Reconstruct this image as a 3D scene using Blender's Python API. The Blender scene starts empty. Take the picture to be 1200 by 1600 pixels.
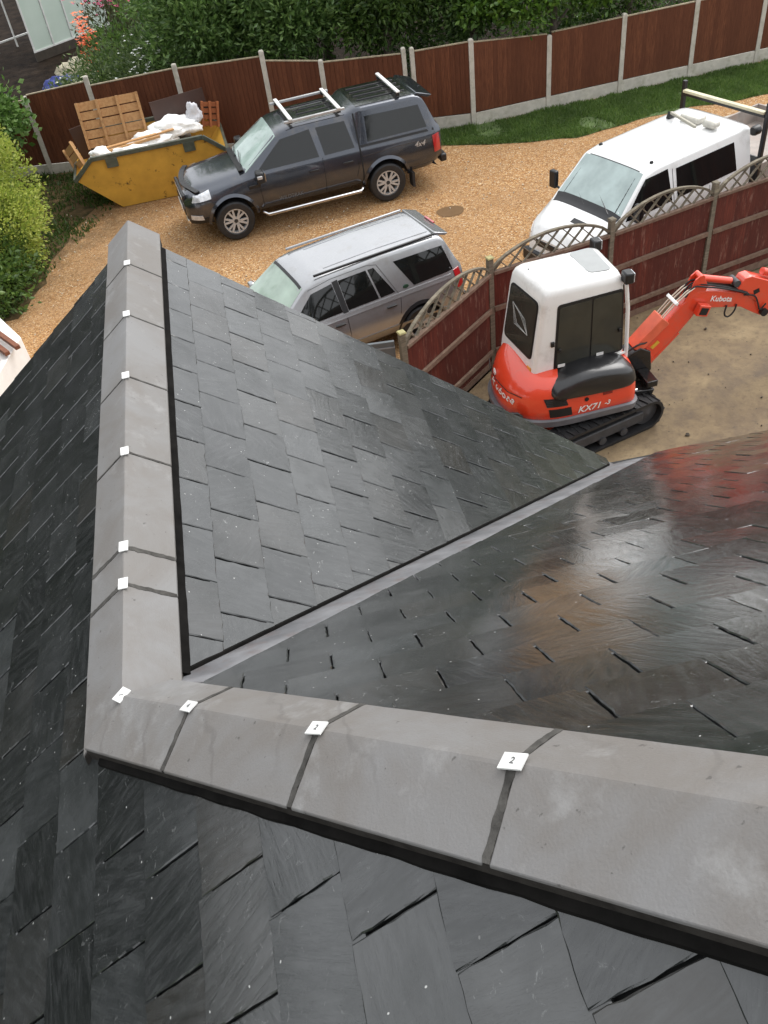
import bpy, bmesh, math, random
from math import sin, cos, pi, radians, tan, sqrt
from mathutils import Vector as V, Matrix, noise
random.seed(7)
S = bpy.context.scene
COL = S.collection

# ------------------------------------------------------------------ camera
CAM_H = 8.1
yaw, pitch, roll = radians(6.0228), radians(43.4936), radians(-8.6934)
_F = V((sin(yaw)*cos(pitch), cos(yaw)*cos(pitch), -sin(pitch)))
_R0 = V((cos(yaw), -sin(yaw), 0)); _U0 = _R0.cross(_F)
_R = cos(roll)*_R0 + sin(roll)*_U0
_U = -sin(roll)*_R0 + cos(roll)*_U0
cam = bpy.data.objects.new('camera', bpy.data.cameras.new('camera')); COL.objects.link(cam)
cam.matrix_world = Matrix(((_R.x, _U.x, -_F.x, 0), (_R.y, _U.y, -_F.y, 0), (_R.z, _U.z, -_F.z, CAM_H), (0, 0, 0, 1)))
cam.data.sensor_fit = 'HORIZONTAL'; cam.data.sensor_width = 36; cam.data.lens = 36*1362.46/1200
cam.data.clip_start = .05; cam.data.clip_end = 2000
S.camera = cam
S.render.resolution_x = 768; S.render.resolution_y = 1024

# ------------------------------------------------------------------ sky, sun, exposure
SUN_EL, SUN_ROT = radians(52), radians(60)      # high, behind thin cloud, to the right of the view
w = bpy.data.worlds.new("World"); S.world = w; w.use_nodes = True
nt = w.node_tree; nt.nodes.clear()
sky = nt.nodes.new('ShaderNodeTexSky'); sky.sky_type = 'NISHITA'; sky.sun_disc = False
sky.sun_elevation = SUN_EL; sky.sun_rotation = SUN_ROT; sky.dust_density = 4; sky.air_density = 1; sky.altitude = 50
hs = nt.nodes.new('ShaderNodeHueSaturation'); hs.inputs['Saturation'].default_value = .16; hs.inputs['Value'].default_value = 1.0
bg = nt.nodes.new('ShaderNodeBackground'); bg.inputs['Strength'].default_value = .15
wo = nt.nodes.new('ShaderNodeOutputWorld')
cl = nt.nodes.new('ShaderNodeMix'); cl.data_type = 'RGBA'; cl.inputs[0].default_value = .6; cl.inputs[7].default_value = (6.0, 6.15, 6.35, 1)   # thick even cloud over the clear sky
nt.links.new(sky.outputs[0], hs.inputs['Color']); nt.links.new(hs.outputs[0], cl.inputs[6]); nt.links.new(cl.outputs[2], bg.inputs['Color']); nt.links.new(bg.outputs[0], wo.inputs['Surface'])
sd = bpy.data.lights.new('sun', 'SUN'); sd.energy = .9; sd.angle = radians(40); sd.color = (1, .97, .93)
sun = bpy.data.objects.new('sun', sd); COL.objects.link(sun)
_sd = V((sin(SUN_ROT)*cos(SUN_EL), cos(SUN_ROT)*cos(SUN_EL), sin(SUN_EL)))
sun.rotation_euler = (-_sd).to_track_quat('-Z', 'Y').to_euler(); sun.location = (20, 10, 30)
vs = S.view_settings; vs.view_transform = 'Standard'; vs.look = 'None'; vs.exposure = 1.0; vs.gamma = 1; vs.use_curve_mapping = False

# ------------------------------------------------------------------ materials
def new_mat(name):
    m = bpy.data.materials.new(name); m.use_nodes = True
    n = m.node_tree; b = n.nodes['Principled BSDF']
    return m, n, b
def N(n, t, **k):
    x = n.nodes.new(t)
    for a, v in k.items():
        if a in x.inputs: x.inputs[a].default_value = v
        else: setattr(x, a, v)
    return x
def mixc(n, fac, a, b, blend='MIX'):
    x = n.nodes.new('ShaderNodeMix'); x.data_type = 'RGBA'; x.blend_type = blend
    for s, v in ((0, fac), (6, a), (7, b)):
        if hasattr(v, 'is_output'): n.links.new(v, x.inputs[s])
        elif s == 0: x.inputs[0].default_value = v
        else: x.inputs[s].default_value = (*v, 1) if len(v) == 3 else v
    return x.outputs[2]
def ramp(n, inp, stops, interp='LINEAR'):
    r = n.nodes.new('ShaderNodeValToRGB'); r.color_ramp.interpolation = interp
    e = r.color_ramp.elements
    while len(e) < len(stops): e.new(.5)
    for i, (p, c) in enumerate(stops):
        e[i].position = p; e[i].color = (*c, 1) if hasattr(c, '__len__') else (c, c, c, 1)
    n.links.new(inp, r.inputs[0]); return r.outputs[0]
def coords(n, kind='Object', scale=(1, 1, 1)):
    tc = n.nodes.new('ShaderNodeTexCoord'); mp = n.nodes.new('ShaderNodeMapping'); mp.inputs['Scale'].default_value = scale
    n.links.new(tc.outputs[kind], mp.inputs[0]); return mp.outputs[0]
def noise_t(n, co, scale, detail=4, rough=.55, dist=0):
    t = N(n, 'ShaderNodeTexNoise', Scale=scale, Detail=detail, Roughness=rough, Distortion=dist)
    n.links.new(co, t.inputs['Vector']); return t.outputs['Fac']
def bumpit(n, b, h, strength=.3, dist=.01, prev=None):
    x = N(n, 'ShaderNodeBump', Strength=strength, Distance=dist); n.links.new(h, x.inputs['Height'])
    if prev: n.links.new(prev, x.inputs['Normal'])
    n.links.new(x.outputs[0], b.inputs['Normal']); return x.outputs[0]
def M(name, col, rough=.5, metal=0, var=.15, vs=6, bump=0, bs=60, bd=.004, coat=0, col2=None, spec=.5, dirt=None, dirt_amt=.5, dirt_s=3, dirt_lo=.5):
    m, n, b = new_mat(name)
    co = coords(n)
    f = noise_t(n, co, vs, 6)
    c1 = tuple(c*(1-var) for c in col); c2 = col2 or tuple(min(1, c*(1+var)) for c in col)
    o = mixc(n, ramp(n, f, [(.3, 0.), (.7, 1.)]), c1, c2)
    if dirt:
        g = noise_t(n, co, dirt_s, 8, .7)
        o = mixc(n, ramp(n, g, [(dirt_lo, 0.), (dirt_lo+(.22 if dirt_lo < .55 else .06), dirt_amt)]), o, dirt)
    n.links.new(o, b.inputs['Base Color'])
    g = noise_t(n, co, vs*2.3, 4)
    r = N(n, 'ShaderNodeMapRange'); r.inputs[3].default_value = max(.02, rough*.8); r.inputs[4].default_value = min(1, rough*1.25)
    n.links.new(g, r.inputs[0]); n.links.new(r.outputs[0], b.inputs['Roughness'])
    b.inputs['Metallic'].default_value = metal; b.inputs['Specular IOR Level'].default_value = spec
    if coat: b.inputs['Coat Weight'].default_value = coat; b.inputs['Coat Roughness'].default_value = .05
    if bump: bumpit(n, b, noise_t(n, co, bs, 6, .6), bump, bd)
    return m
def paint(name, col, metal=0, rough=.3, flake=0, drops=True):
    m, n, b = new_mat(name); co = coords(n)
    f = noise_t(n, co, 3, 5)
    o = mixc(n, f, tuple(c*.93 for c in col), tuple(min(1, c*1.05) for c in col))
    d = noise_t(n, co, 2.6, 9, .75)
    o = mixc(n, ramp(n, d, [(.52, 0.), (.75, .38)]), o, (.20, .17, .13))
    n.links.new(o, b.inputs['Base Color'])
    b.inputs['Metallic'].default_value = metal; b.inputs['Roughness'].default_value = rough
    b.inputs['Coat Weight'].default_value = 1; b.inputs['Coat Roughness'].default_value = .06
    if drops:   # rain beads standing on the paint
        v = N(n, 'ShaderNodeTexVoronoi', Scale=70); n.links.new(co, v.inputs['Vector'])
        h = ramp(n, v.outputs['Distance'], [(.0, 1.), (.33, 0.)])
        x = N(n, 'ShaderNodeBump', Strength=.10, Distance=.003); n.links.new(h, x.inputs['Height'])
        n.links.new(x.outputs[0], b.inputs['Coat Normal'])
    return m
def glass_mat(name, col=(.012, .014, .014), rough=.04):
    m, n, b = new_mat(name); b.inputs['Base Color'].default_value = (*col, 1); b.inputs['Roughness'].default_value = rough
    b.inputs['Specular IOR Level'].default_value = .5
    co = coords(n); v = noise_t(n, co, 2.5, 3)
    n.links.new(mixc(n, v, tuple(c*.6 for c in col), tuple(c*1.6 for c in col)), b.inputs['Base Color'])
    return m

def slate_mat():
    m, n, b = new_mat('wet_slate')
    uv = N(n, 'ShaderNodeUVMap').outputs[0]
    geo = n.nodes.new('ShaderNodeNewGeometry'); rnd = geo.outputs['Random Per Island']
    mp = n.nodes.new('ShaderNodeMapping'); mp.inputs['Scale'].default_value = (1, 1, 1); n.links.new(uv, mp.inputs[0])
    co = mp.outputs[0]
    mp2 = n.nodes.new('ShaderNodeMapping'); mp2.inputs['Scale'].default_value = (11, 2.0, 1); n.links.new(uv, mp2.inputs[0])
    streak = noise_t(n, mp2.outputs[0], 4.5, 9, .68, .5)
    blot = noise_t(n, co, 7, 7, .62)
    base = ramp(n, rnd, [(0, (.013, .0142, .0143)), (.35, (.022, .0238, .024)), (.6, (.033, .0355, .036)), (.82, (.029, .0272, .024)), (1, (.050, .054, .055))])
    c = mixc(n, ramp(n, streak, [(.42, 0.), (.72, .65)]), base, (.058, .061, .061))
    c = mixc(n, ramp(n, blot, [(.35, .55), (.6, 0.)]), c, (.010, .012, .011))
    # chalky scuffs and grit specks left from cutting and walking on the slates
    mp3 = n.nodes.new('ShaderNodeMapping'); mp3.inputs['Scale'].default_value = (1, 1.5, 1); mp3.inputs['Rotation'].default_value = (0, 0, .8); n.links.new(uv, mp3.inputs[0])
    sc = noise_t(n, mp3.outputs[0], 26, 9, .78, 1.2); area = noise_t(n, co, 2.2, 3)
    scm = N(n, 'ShaderNodeMath', operation='MULTIPLY'); n.links.new(ramp(n, sc, [(.60, 0.), (.68, 1.)]), scm.inputs[0]); n.links.new(ramp(n, area, [(.44, .05), (.62, .9)]), scm.inputs[1])
    c = mixc(n, scm.outputs[0], c, (.22, .225, .22))
    v = N(n, 'ShaderNodeTexVoronoi', Scale=38); v.inputs['Randomness'].default_value = 1; n.links.new(mp3.outputs[0], v.inputs['Vector'])
    sp = N(n, 'ShaderNodeMath', operation='MULTIPLY'); n.links.new(ramp(n, v.outputs['Distance'], [(.085, 1.), (.11, 0.)]), sp.inputs[0])
    vc = N(n, 'ShaderNodeSeparateColor'); n.links.new(v.outputs['Color'], vc.inputs[0])
    n.links.new(ramp(n, vc.outputs[0], [(.90, 0.), (.91, .9)]), sp.inputs[1])
    c = mixc(n, sp.outputs[0], c, (.45, .45, .43))
    n.links.new(c, b.inputs['Base Color'])
    rr = mixc(n, .5, ramp(n, streak, [(.3, .30), (.7, .55)]), ramp(n, rnd, [(0, .3), (.5, .5), (1, .36)]))
    n.links.new(rr, b.inputs['Roughness'])
    b.inputs['Specular IOR Level'].default_value = .02
    h1 = bumpit(n, b, streak, .32, .0026)
    ter = noise_t(n, mp2.outputs[0], 1.1, 5, .6, .8)
    led = ramp(n, ter, [(0, 0.), (.40, .12), (.46, .30), (.51, .48), (.56, .66), (.63, .85), (.7, 1.)], 'CONSTANT')
    h1 = bumpit(n, b, led, .55, .0022, h1)
    h2 = bumpit(n, b, noise_t(n, co, 34, 8, .75), .6, .0026, h1)
    n.links.new(ramp(n, noise_t(n, co, 3.1, 4), [(.30, .8), (.5, 1.)]), b.inputs['Coat Weight']); b.inputs['Coat IOR'].default_value = 1.7; n.links.new(ramp(n, streak, [(.35, .03), (.72, .13)]), b.inputs['Coat Roughness'])
    x = N(n, 'ShaderNodeBump', Strength=.27, Distance=.0022); n.links.new(streak, x.inputs['Height'])
    x2 = N(n, 'ShaderNodeBump', Strength=.30, Distance=.0008); n.links.new(led, x2.inputs['Height']); n.links.new(x.outputs[0], x2.inputs['Normal'])
    n.links.new(x2.outputs[0], b.inputs['Coat Normal'])
    return m
def tile_mat():
    m, n, b = new_mat('concrete_ridge_tile'); co = coords(n)
    geo = n.nodes.new('ShaderNodeObjectInfo'); rnd = geo.outputs['Random']
    base = ramp(n, rnd, [(0, (.160, .156, .151)), (.5, (.178, .176, .173)), (1, (.168, .164, .161))])
    f = noise_t(n, co, 3.2, 8, .65, .6)
    c = mixc(n, ramp(n, f, [(.36, 0.), (.62, .95)]), base, (.140, .128, .116))
    g = noise_t(n, co, 7, 8, .7)
    c = mixc(n, ramp(n, g, [(.56, 0.), (.72, .7)]), c, (.245, .242, .236))
    # a few rings where rain has dried
    wv = N(n, 'ShaderNodeTexWave', Scale=2.2, Distortion=9, Detail=5); wv.inputs['Detail Scale'].default_value = 1.2; n.links.new(co, wv.inputs['Vector'])
    pm = N(n, 'ShaderNodeMath', operation='MULTIPLY'); n.links.new(ramp(n, wv.outputs['Fac'], [(.0, .6), (.028, 0.)]), pm.inputs[0]); n.links.new(ramp(n, noise_t(n, co, 1.6, 2), [(.57, 0.), (.65, .8)]), pm.inputs[1])
    c = mixc(n, pm.outputs[0], c, (.10, .092, .085))
    sp = noise_t(n, co, 55, 3, .5)
    c = mixc(n, ramp(n, sp, [(.70, 0.), (.74, .75)]), c, (.06, .055, .05))
    n.links.new(c, b.inputs['Base Color'])
    b.inputs['Roughness'].default_value = .62
    h1 = bumpit(n, b, noise_t(n, co, 220, 3, .5), .5, .0014)
    bumpit(n, b, noise_t(n, co, 30, 5, .6), .25, .003, h1)
    return m
def gravel_mat():
    m, n, b = new_mat('golden_gravel'); co = coords(n)
    v = N(n, 'ShaderNodeTexVoronoi', Scale=42); n.links.new(co, v.inputs['Vector'])
    sc = N(n, 'ShaderNodeSeparateColor'); n.links.new(v.outputs['Color'], sc.inputs[0])
    c = ramp(n, sc.outputs[0], [(0, (.14, .062, .025)), (.2, (.29, .137, .050)), (.5, (.42, .215, .080)), (.75, (.50, .285, .115)), (.93, (.60, .41, .21)), (1, (.74, .64, .48))])
    big = noise_t(n, co, .55, 5, .6)
    c = mixc(n, ramp(n, big, [(.38, .0), (.62, .55)]), c, (.30, .17, .08), 'MIX')
    v2 = N(n, 'ShaderNodeTexVoronoi', Scale=17); n.links.new(co, v2.inputs['Vector'])
    s2 = N(n, 'ShaderNodeSeparateColor'); n.links.new(v2.outputs['Color'], s2.inputs[0])
    c = mixc(n, ramp(n, s2.outputs[1], [(0, 0.), (1, .35)]), c, (.62, .42, .24))
    c = mixc(n, ramp(n, v.outputs['Distance'], [(.42, 0.), (.75, .6)]), c, (.13, .075, .04))
    gp = n.nodes.new('ShaderNodeNewGeometry'); sx = n.nodes.new('ShaderNodeSeparateXYZ'); n.links.new(gp.outputs['Position'], sx.inputs[0])
    # trodden soil mixed in towards the skip corner
    a = ramp(n, noise_t(n, co, .8, 8, .7), [(.42, 0.), (.6, 1.)])
    k = N(n, 'ShaderNodeMapRange'); k.inputs[1].default_value = -1.2; k.inputs[2].default_value = -4.5; n.links.new(sx.outputs[0], k.inputs[0])
    k2 = N(n, 'ShaderNodeMapRange'); k2.inputs[1].default_value = 16; k2.inputs[2].default_value = 19.5; n.links.new(sx.outputs[1], k2.inputs[0])
    mm = N(n, 'ShaderNodeMath', operation='MULTIPLY'); n.links.new(k.outputs[0], mm.inputs[0]); n.links.new(k2.outputs[0], mm.inputs[1])
    aa = N(n, 'ShaderNodeMath', operation='MULTIPLY'); n.links.new(mm.outputs[0], aa.inputs[0])
    pa = N(n, 'ShaderNodeMath', operation='ADD', use_clamp=True); n.links.new(a, pa.inputs[0]); pa.inputs[1].default_value = .35; n.links.new(pa.outputs[0], aa.inputs[1])
    c = mixc(n, aa.outputs[0], c, (.07, .05, .03))
    n.links.new(c, b.inputs['Base Color']); b.inputs['Roughness'].default_value = .7; b.inputs['Specular IOR Level'].default_value = .08
    h1 = bumpit(n, b, ramp(n, v.outputs['Distance'], [(0, 1.), (.7, 0.)]), .8, .012)
    return m
def yard_mat():
    m, n, b = new_mat('muddy_concrete'); co = coords(n)
    f = noise_t(n, co, .9, 9, .68, .4)
    c = ramp(n, f, [(.32, (.075, .052, .033)), (.43, (.13, .092, .055)), (.53, (.195, .142, .082)), (.66, (.27, .205, .12))])
    g = noise_t(n, co, 9, 8, .75)
    c = mixc(n, ramp(n, g, [(.5, 0.), (.7, .65)]), c, (.075, .055, .04))
    s = noise_t(n, co, 60, 3, .6)
    c = mixc(n, ramp(n, s, [(.66, 0.), (.75, .7)]), c, (.34, .29, .21))
    v = N(n, 'ShaderNodeTexVoronoi', Scale=5); n.links.new(co, v.inputs['Vector'])
    c = mixc(n, ramp(n, v.outputs['Distance'], [(.04, .9), (.075, 0.)]), c, (.04, .03, .022))
    n.links.new(c, b.inputs['Base Color'])
    b.inputs['Specular IOR Level'].default_value = .22; n.links.new(ramp(n, f, [(.35, .35), (.6, .75)]), b.inputs['Roughness'])
    bumpit(n, b, g, .5, .02)
    return m
def wood_mat(name, col, dark, grain=(1, 1, 1), rough=.65, pale=None, pale_amt=.5, bump=.4):
    m, n, b = new_mat(name); co = coords(n, 'Object', grain)
    geo = n.nodes.new('ShaderNodeNewGeometry')
    f = noise_t(n, co, 5, 8, .65, .3)
    c = mixc(n, ramp(n, f, [(.3, 0.), (.7, 1.)]), dark, col)
    c = mixc(n, ramp(n, geo.outputs['Random Per Island'], [(0, .75), (1, 0.)]), c, dark); b.inputs['Specular IOR Level'].default_value = .2
    if pale:
        g = noise_t(n, coords(n, 'Object', tuple(.5*x+.5 for x in grain)), 3.1, 9, .75)
        c = mixc(n, ramp(n, g, [(.55, 0.), (.68, pale_amt)]), c, pale)
    n.links.new(c, b.inputs['Base Color']); b.inputs['Roughness'].default_value = rough
    bumpit(n, b, f, bump, .004)
    return m
def leaf_mat(name, cols, rough=.45, trans=.15):
    m, n, b = new_mat(name); geo = n.nodes.new('ShaderNodeNewGeometry')
    k = len(cols); c = ramp(n, geo.outputs['Random Per Island'], [(i/(k-1), cc) for i, cc in enumerate(cols)])
    co = coords(n); f = noise_t(n, co, 1.3, 3)
    c = mixc(n, ramp(n, f, [(.35, .5), (.65, 0.)]), c, tuple(x*.55 for x in cols[0]))
    n.links.new(c, b.inputs['Base Color']); b.inputs['Roughness'].default_value = rough
    tr = n.nodes.new('ShaderNodeBsdfTranslucent'); n.links.new(c, tr.inputs['Color']); ms = n.nodes.new('ShaderNodeMixShader'); ms.inputs[0].default_value = .42
    out = [q for q in n.nodes if q.type == 'OUTPUT_MATERIAL'][0]; n.links.new(b.outputs[0], ms.inputs[1]); n.links.new(tr.outputs[0], ms.inputs[2]); n.links.new(ms.outputs[0], out.inputs['Surface'])
    return m

# ------------------------------------------------------------------ object helpers
def tag(o, label=None, cat=None, group=None, kind=None):
    for k, v in (('label', label), ('category', cat), ('group', group), ('kind', kind)):
        if v: o[k] = v
    return o
def empty(name, loc=(0, 0, 0), rz=0, scale=1):
    o = bpy.data.objects.new(name, None); COL.objects.link(o); o.location = loc; o.rotation_euler = (0, 0, rz); o.scale = (scale,)*3
    o.empty_display_size = .2
    return o
class MB:
    """collects geometry for ONE mesh object"""
    def __init__(s): s.v = []; s.f = []; s.uv = None; s.sm = []
    def add(s, vs, fs, smooth=False):
        k = len(s.v); s.v += [tuple(x) for x in vs]
        for f in fs: s.f.append(tuple(i+k for i in f)); s.sm.append(smooth)
        return s
    def box(s, c, size, rot=None, taper=None):
        c = V(c); h = V(size)/2; vs = []
        for z in (-1, 1):
            for y in (-1, 1):
                for x in (-1, 1):
                    p = V((x*h.x, y*h.y, z*h.z))
                    if taper and z > 0: p.x *= taper; p.y *= taper
                    if rot is not None: p = rot @ p
                    vs.append(c+p)
        return s.add(vs, [(0, 2, 3, 1), (4, 5, 7, 6), (0, 1, 5, 4), (2, 6, 7, 3), (0, 4, 6, 2), (1, 3, 7, 5)])
    def beam(s, a, b, w, h, up=(0, 0, 1)):
        a, b = V(a), V(b); d = (b-a); L = d.length; d.normalize(); up = V(up)
        if abs(d.dot(up)) > .98: up = V((1, 0, 0))
        sx = d.cross(up).normalized(); u = sx.cross(d)
        vs = []
        for p in (a, b):
            for i, j in ((-1, -1), (1, -1), (1, 1), (-1, 1)): vs.append(p+sx*i*w/2+u*j*h/2)
        return s.add(vs, [(0, 1, 2, 3), (7, 6, 5, 4), (0, 4, 5, 1), (1, 5, 6, 2), (2, 6, 7, 3), (3, 7, 4, 0)])
    def tube(s, pts, r, seg=8, cap=True):
        pts = [V(p) for p in pts]; rings = []; n = len(pts); rr = r if hasattr(r, '__len__') else [r]*n
        up = V((0, 0, 1)); vs = []
        for i, p in enumerate(pts):
            d = (pts[min(i+1, n-1)]-pts[max(i-1, 0)]).normalized()
            a = d.cross(up)
            if a.length < .05: a = d.cross(V((1, 0, 0)))
            a.normalize(); b = a.cross(d); up = b if n > 2 else up
            for k in range(seg):
                t = 2*pi*k/seg; vs.append(p+(a*cos(t)+b*sin(t))*rr[i])
        fs = [(i*seg+k, i*seg+(k+1) % seg, (i+1)*seg+(k+1) % seg, (i+1)*seg+k) for i in range(n-1) for k in range(seg)]
        if cap: fs += [tuple(range(seg))[::-1], tuple((n-1)*seg+k for k in range(seg))]
        return s.add(vs, fs, True)
    def prism(s, pts, axis, a, b, smooth=False):
        """2-D outline extruded along an axis: 'y' takes (x,z), 'z' takes (x,y), 'x' takes (y,z)"""
        f = {'y': lambda p, t: (p[0], t, p[1]), 'z': lambda p, t: (p[0], p[1], t), 'x': lambda p, t: (t, p[0], p[1])}[axis]
        n = len(pts); vs = [f(p, a) for p in pts]+[f(p, b) for p in pts]
        return s.add(vs, [tuple(range(n)), tuple(range(2*n-1, n-1, -1))]+[(i, i+n, (i+1) % n+n, (i+1) % n) for i in range(n)], smooth)
    def lathe(s, prof, c=(0, 0, 0), axis='y', seg=32):
        c = V(c); n = len(prof); vs = []
        for k in range(seg):
            t = 2*pi*k/seg
            for r, h in prof:
                vs.append(c+{'y': V((r*cos(t), h, r*sin(t))), 'z': V((r*cos(t), r*sin(t), h)), 'x': V((h, r*cos(t), r*sin(t)))}[axis])
        return s.add(vs, [(k*n+i, k*n+i+1, ((k+1) % seg)*n+i+1, ((k+1) % seg)*n+i) for k in range(seg) for i in range(n-1)], True)
    def loft(s, rings, cap=True, smooth=True):
        n = len(rings[0]); vs = [p for r in rings for p in r]
        fs = [(i*n+k, i*n+(k+1) % n, (i+1)*n+(k+1) % n, (i+1)*n+k) for i in range(len(rings)-1) for k in range(n)]
        if cap: fs += [tuple(range(n))[::-1], tuple((len(rings)-1)*n+k for k in range(n))]
        return s.add(vs, fs, smooth)
    def build(s, name, mat, parent=None, loc=None, bevel=0, sharp=32, fix=True, mats=None):
        me = bpy.data.meshes.new(name); me.from_pydata(s.v, [], s.f)
        for i, p in enumerate(me.polygons): p.use_smooth = s.sm[i] or bevel > 0
        if fix:
            bm = bmesh.new(); bm.from_mesh(me); bmesh.ops.recalc_face_normals(bm, faces=bm.faces); bm.to_mesh(me); bm.free()
        me.materials.append(mat)
        o = bpy.data.objects.new(name, me); COL.objects.link(o)
        if any(s.sm) or bevel: me.set_sharp_from_angle(angle=radians(sharp))
        if bevel:
            b = o.modifiers.new('bevel', 'BEVEL'); b.width = bevel; b.segments = 2; b.limit_method = 'ANGLE'; b.angle_limit = radians(30); b.harden_normals = False
        if parent: o.parent = parent
        if loc: o.location = loc
        return o
def text_mesh(txt, size, mat, parent, name='lettering', mtx=None, extrude=.002, shear=0, spacing=1):
    cu = bpy.data.curves.new(name, 'FONT'); cu.body = txt; cu.size = size; cu.extrude = extrude; cu.align_x = 'CENTER'; cu.align_y = 'CENTER'; cu.shear = shear; cu.space_character = spacing; cu.offset = size*.012
    t = bpy.data.objects.new('tmp', cu); COL.objects.link(t)
    dg = bpy.context.evaluated_depsgraph_get(); dg.update()
    me = bpy.data.meshes.new_from_object(t.evaluated_get(dg)); bpy.data.objects.remove(t); bpy.data.curves.remove(cu)
    me.name = name; me.materials.clear(); me.materials.append(mat)
    o = bpy.data.objects.new(name, me); COL.objects.link(o); o.parent = parent
    if mtx is not None: o.matrix_local = mtx
    return o
def frame_mtx(loc, xdir, ydir):
    x = V(xdir).normalized(); y = V(ydir); y = (y-x*y.dot(x)).normalized(); z = x.cross(y)
    return Matrix(((x.x, y.x, z.x, loc[0]), (x.y, y.y, z.y, loc[1]), (x.z, y.z, z.z, loc[2]), (0, 0, 0, 1)))
def chaikin(p, it=2, closed=False):
    for _ in range(it):
        q = []
        n = len(p)
        for i in range(n if closed else n-1):
            a, b = p[i], p[(i+1) % n]
            q.append(tuple(.75*x+.25*y for x, y in zip(a, b))); q.append(tuple(.25*x+.75*y for x, y in zip(a, b)))
        if not closed: q = [p[0]]+q+[p[-1]]
        p = q
    return p
def copy_tree(o, parent=None, root=True):
    c = o.copy(); COL.objects.link(c)
    if parent is not None: c.parent = parent
    for ch in list(o.children): copy_tree(ch, c, False)
    return c
BLACK = M('black_plastic', (.012, .012, .013), .38, var=.2)
DARKRUB = M('dark_rubber', (.016, .015, .015), .7, var=.25, bump=.2)
# ================================================================== THE ROOF
O = V((-.56716, 1.39154, CAM_H-1.73986))          # where the ridge meets the hip
RP = radians(38.12); K = tan(RP); CR = cos(RP); SR = sin(RP); HO = .0387
O2 = O-V((0, 0, HO))
SLATE = slate_mat(); TILE = tile_mat()
MORTAR = M('dark_mortar', (.030, .027, .024), .9, spec=.1, var=.35, vs=30, bump=.6, bs=90, bd=.004)
POINT = M('grey_pointing', (.060, .057, .052), .85, spec=.2, var=.45, vs=35, bump=.7, bs=120, bd=.003)
UNDER = M('black_underlay', (.006, .006, .006), .8)
house = tag(empty('slate_roof_house', (O.x, O.y, 0)), 'house with wet dark slate roofs, grey angled ridge tiles and a pale valley', 'house')
HL = V(house.location)

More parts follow.
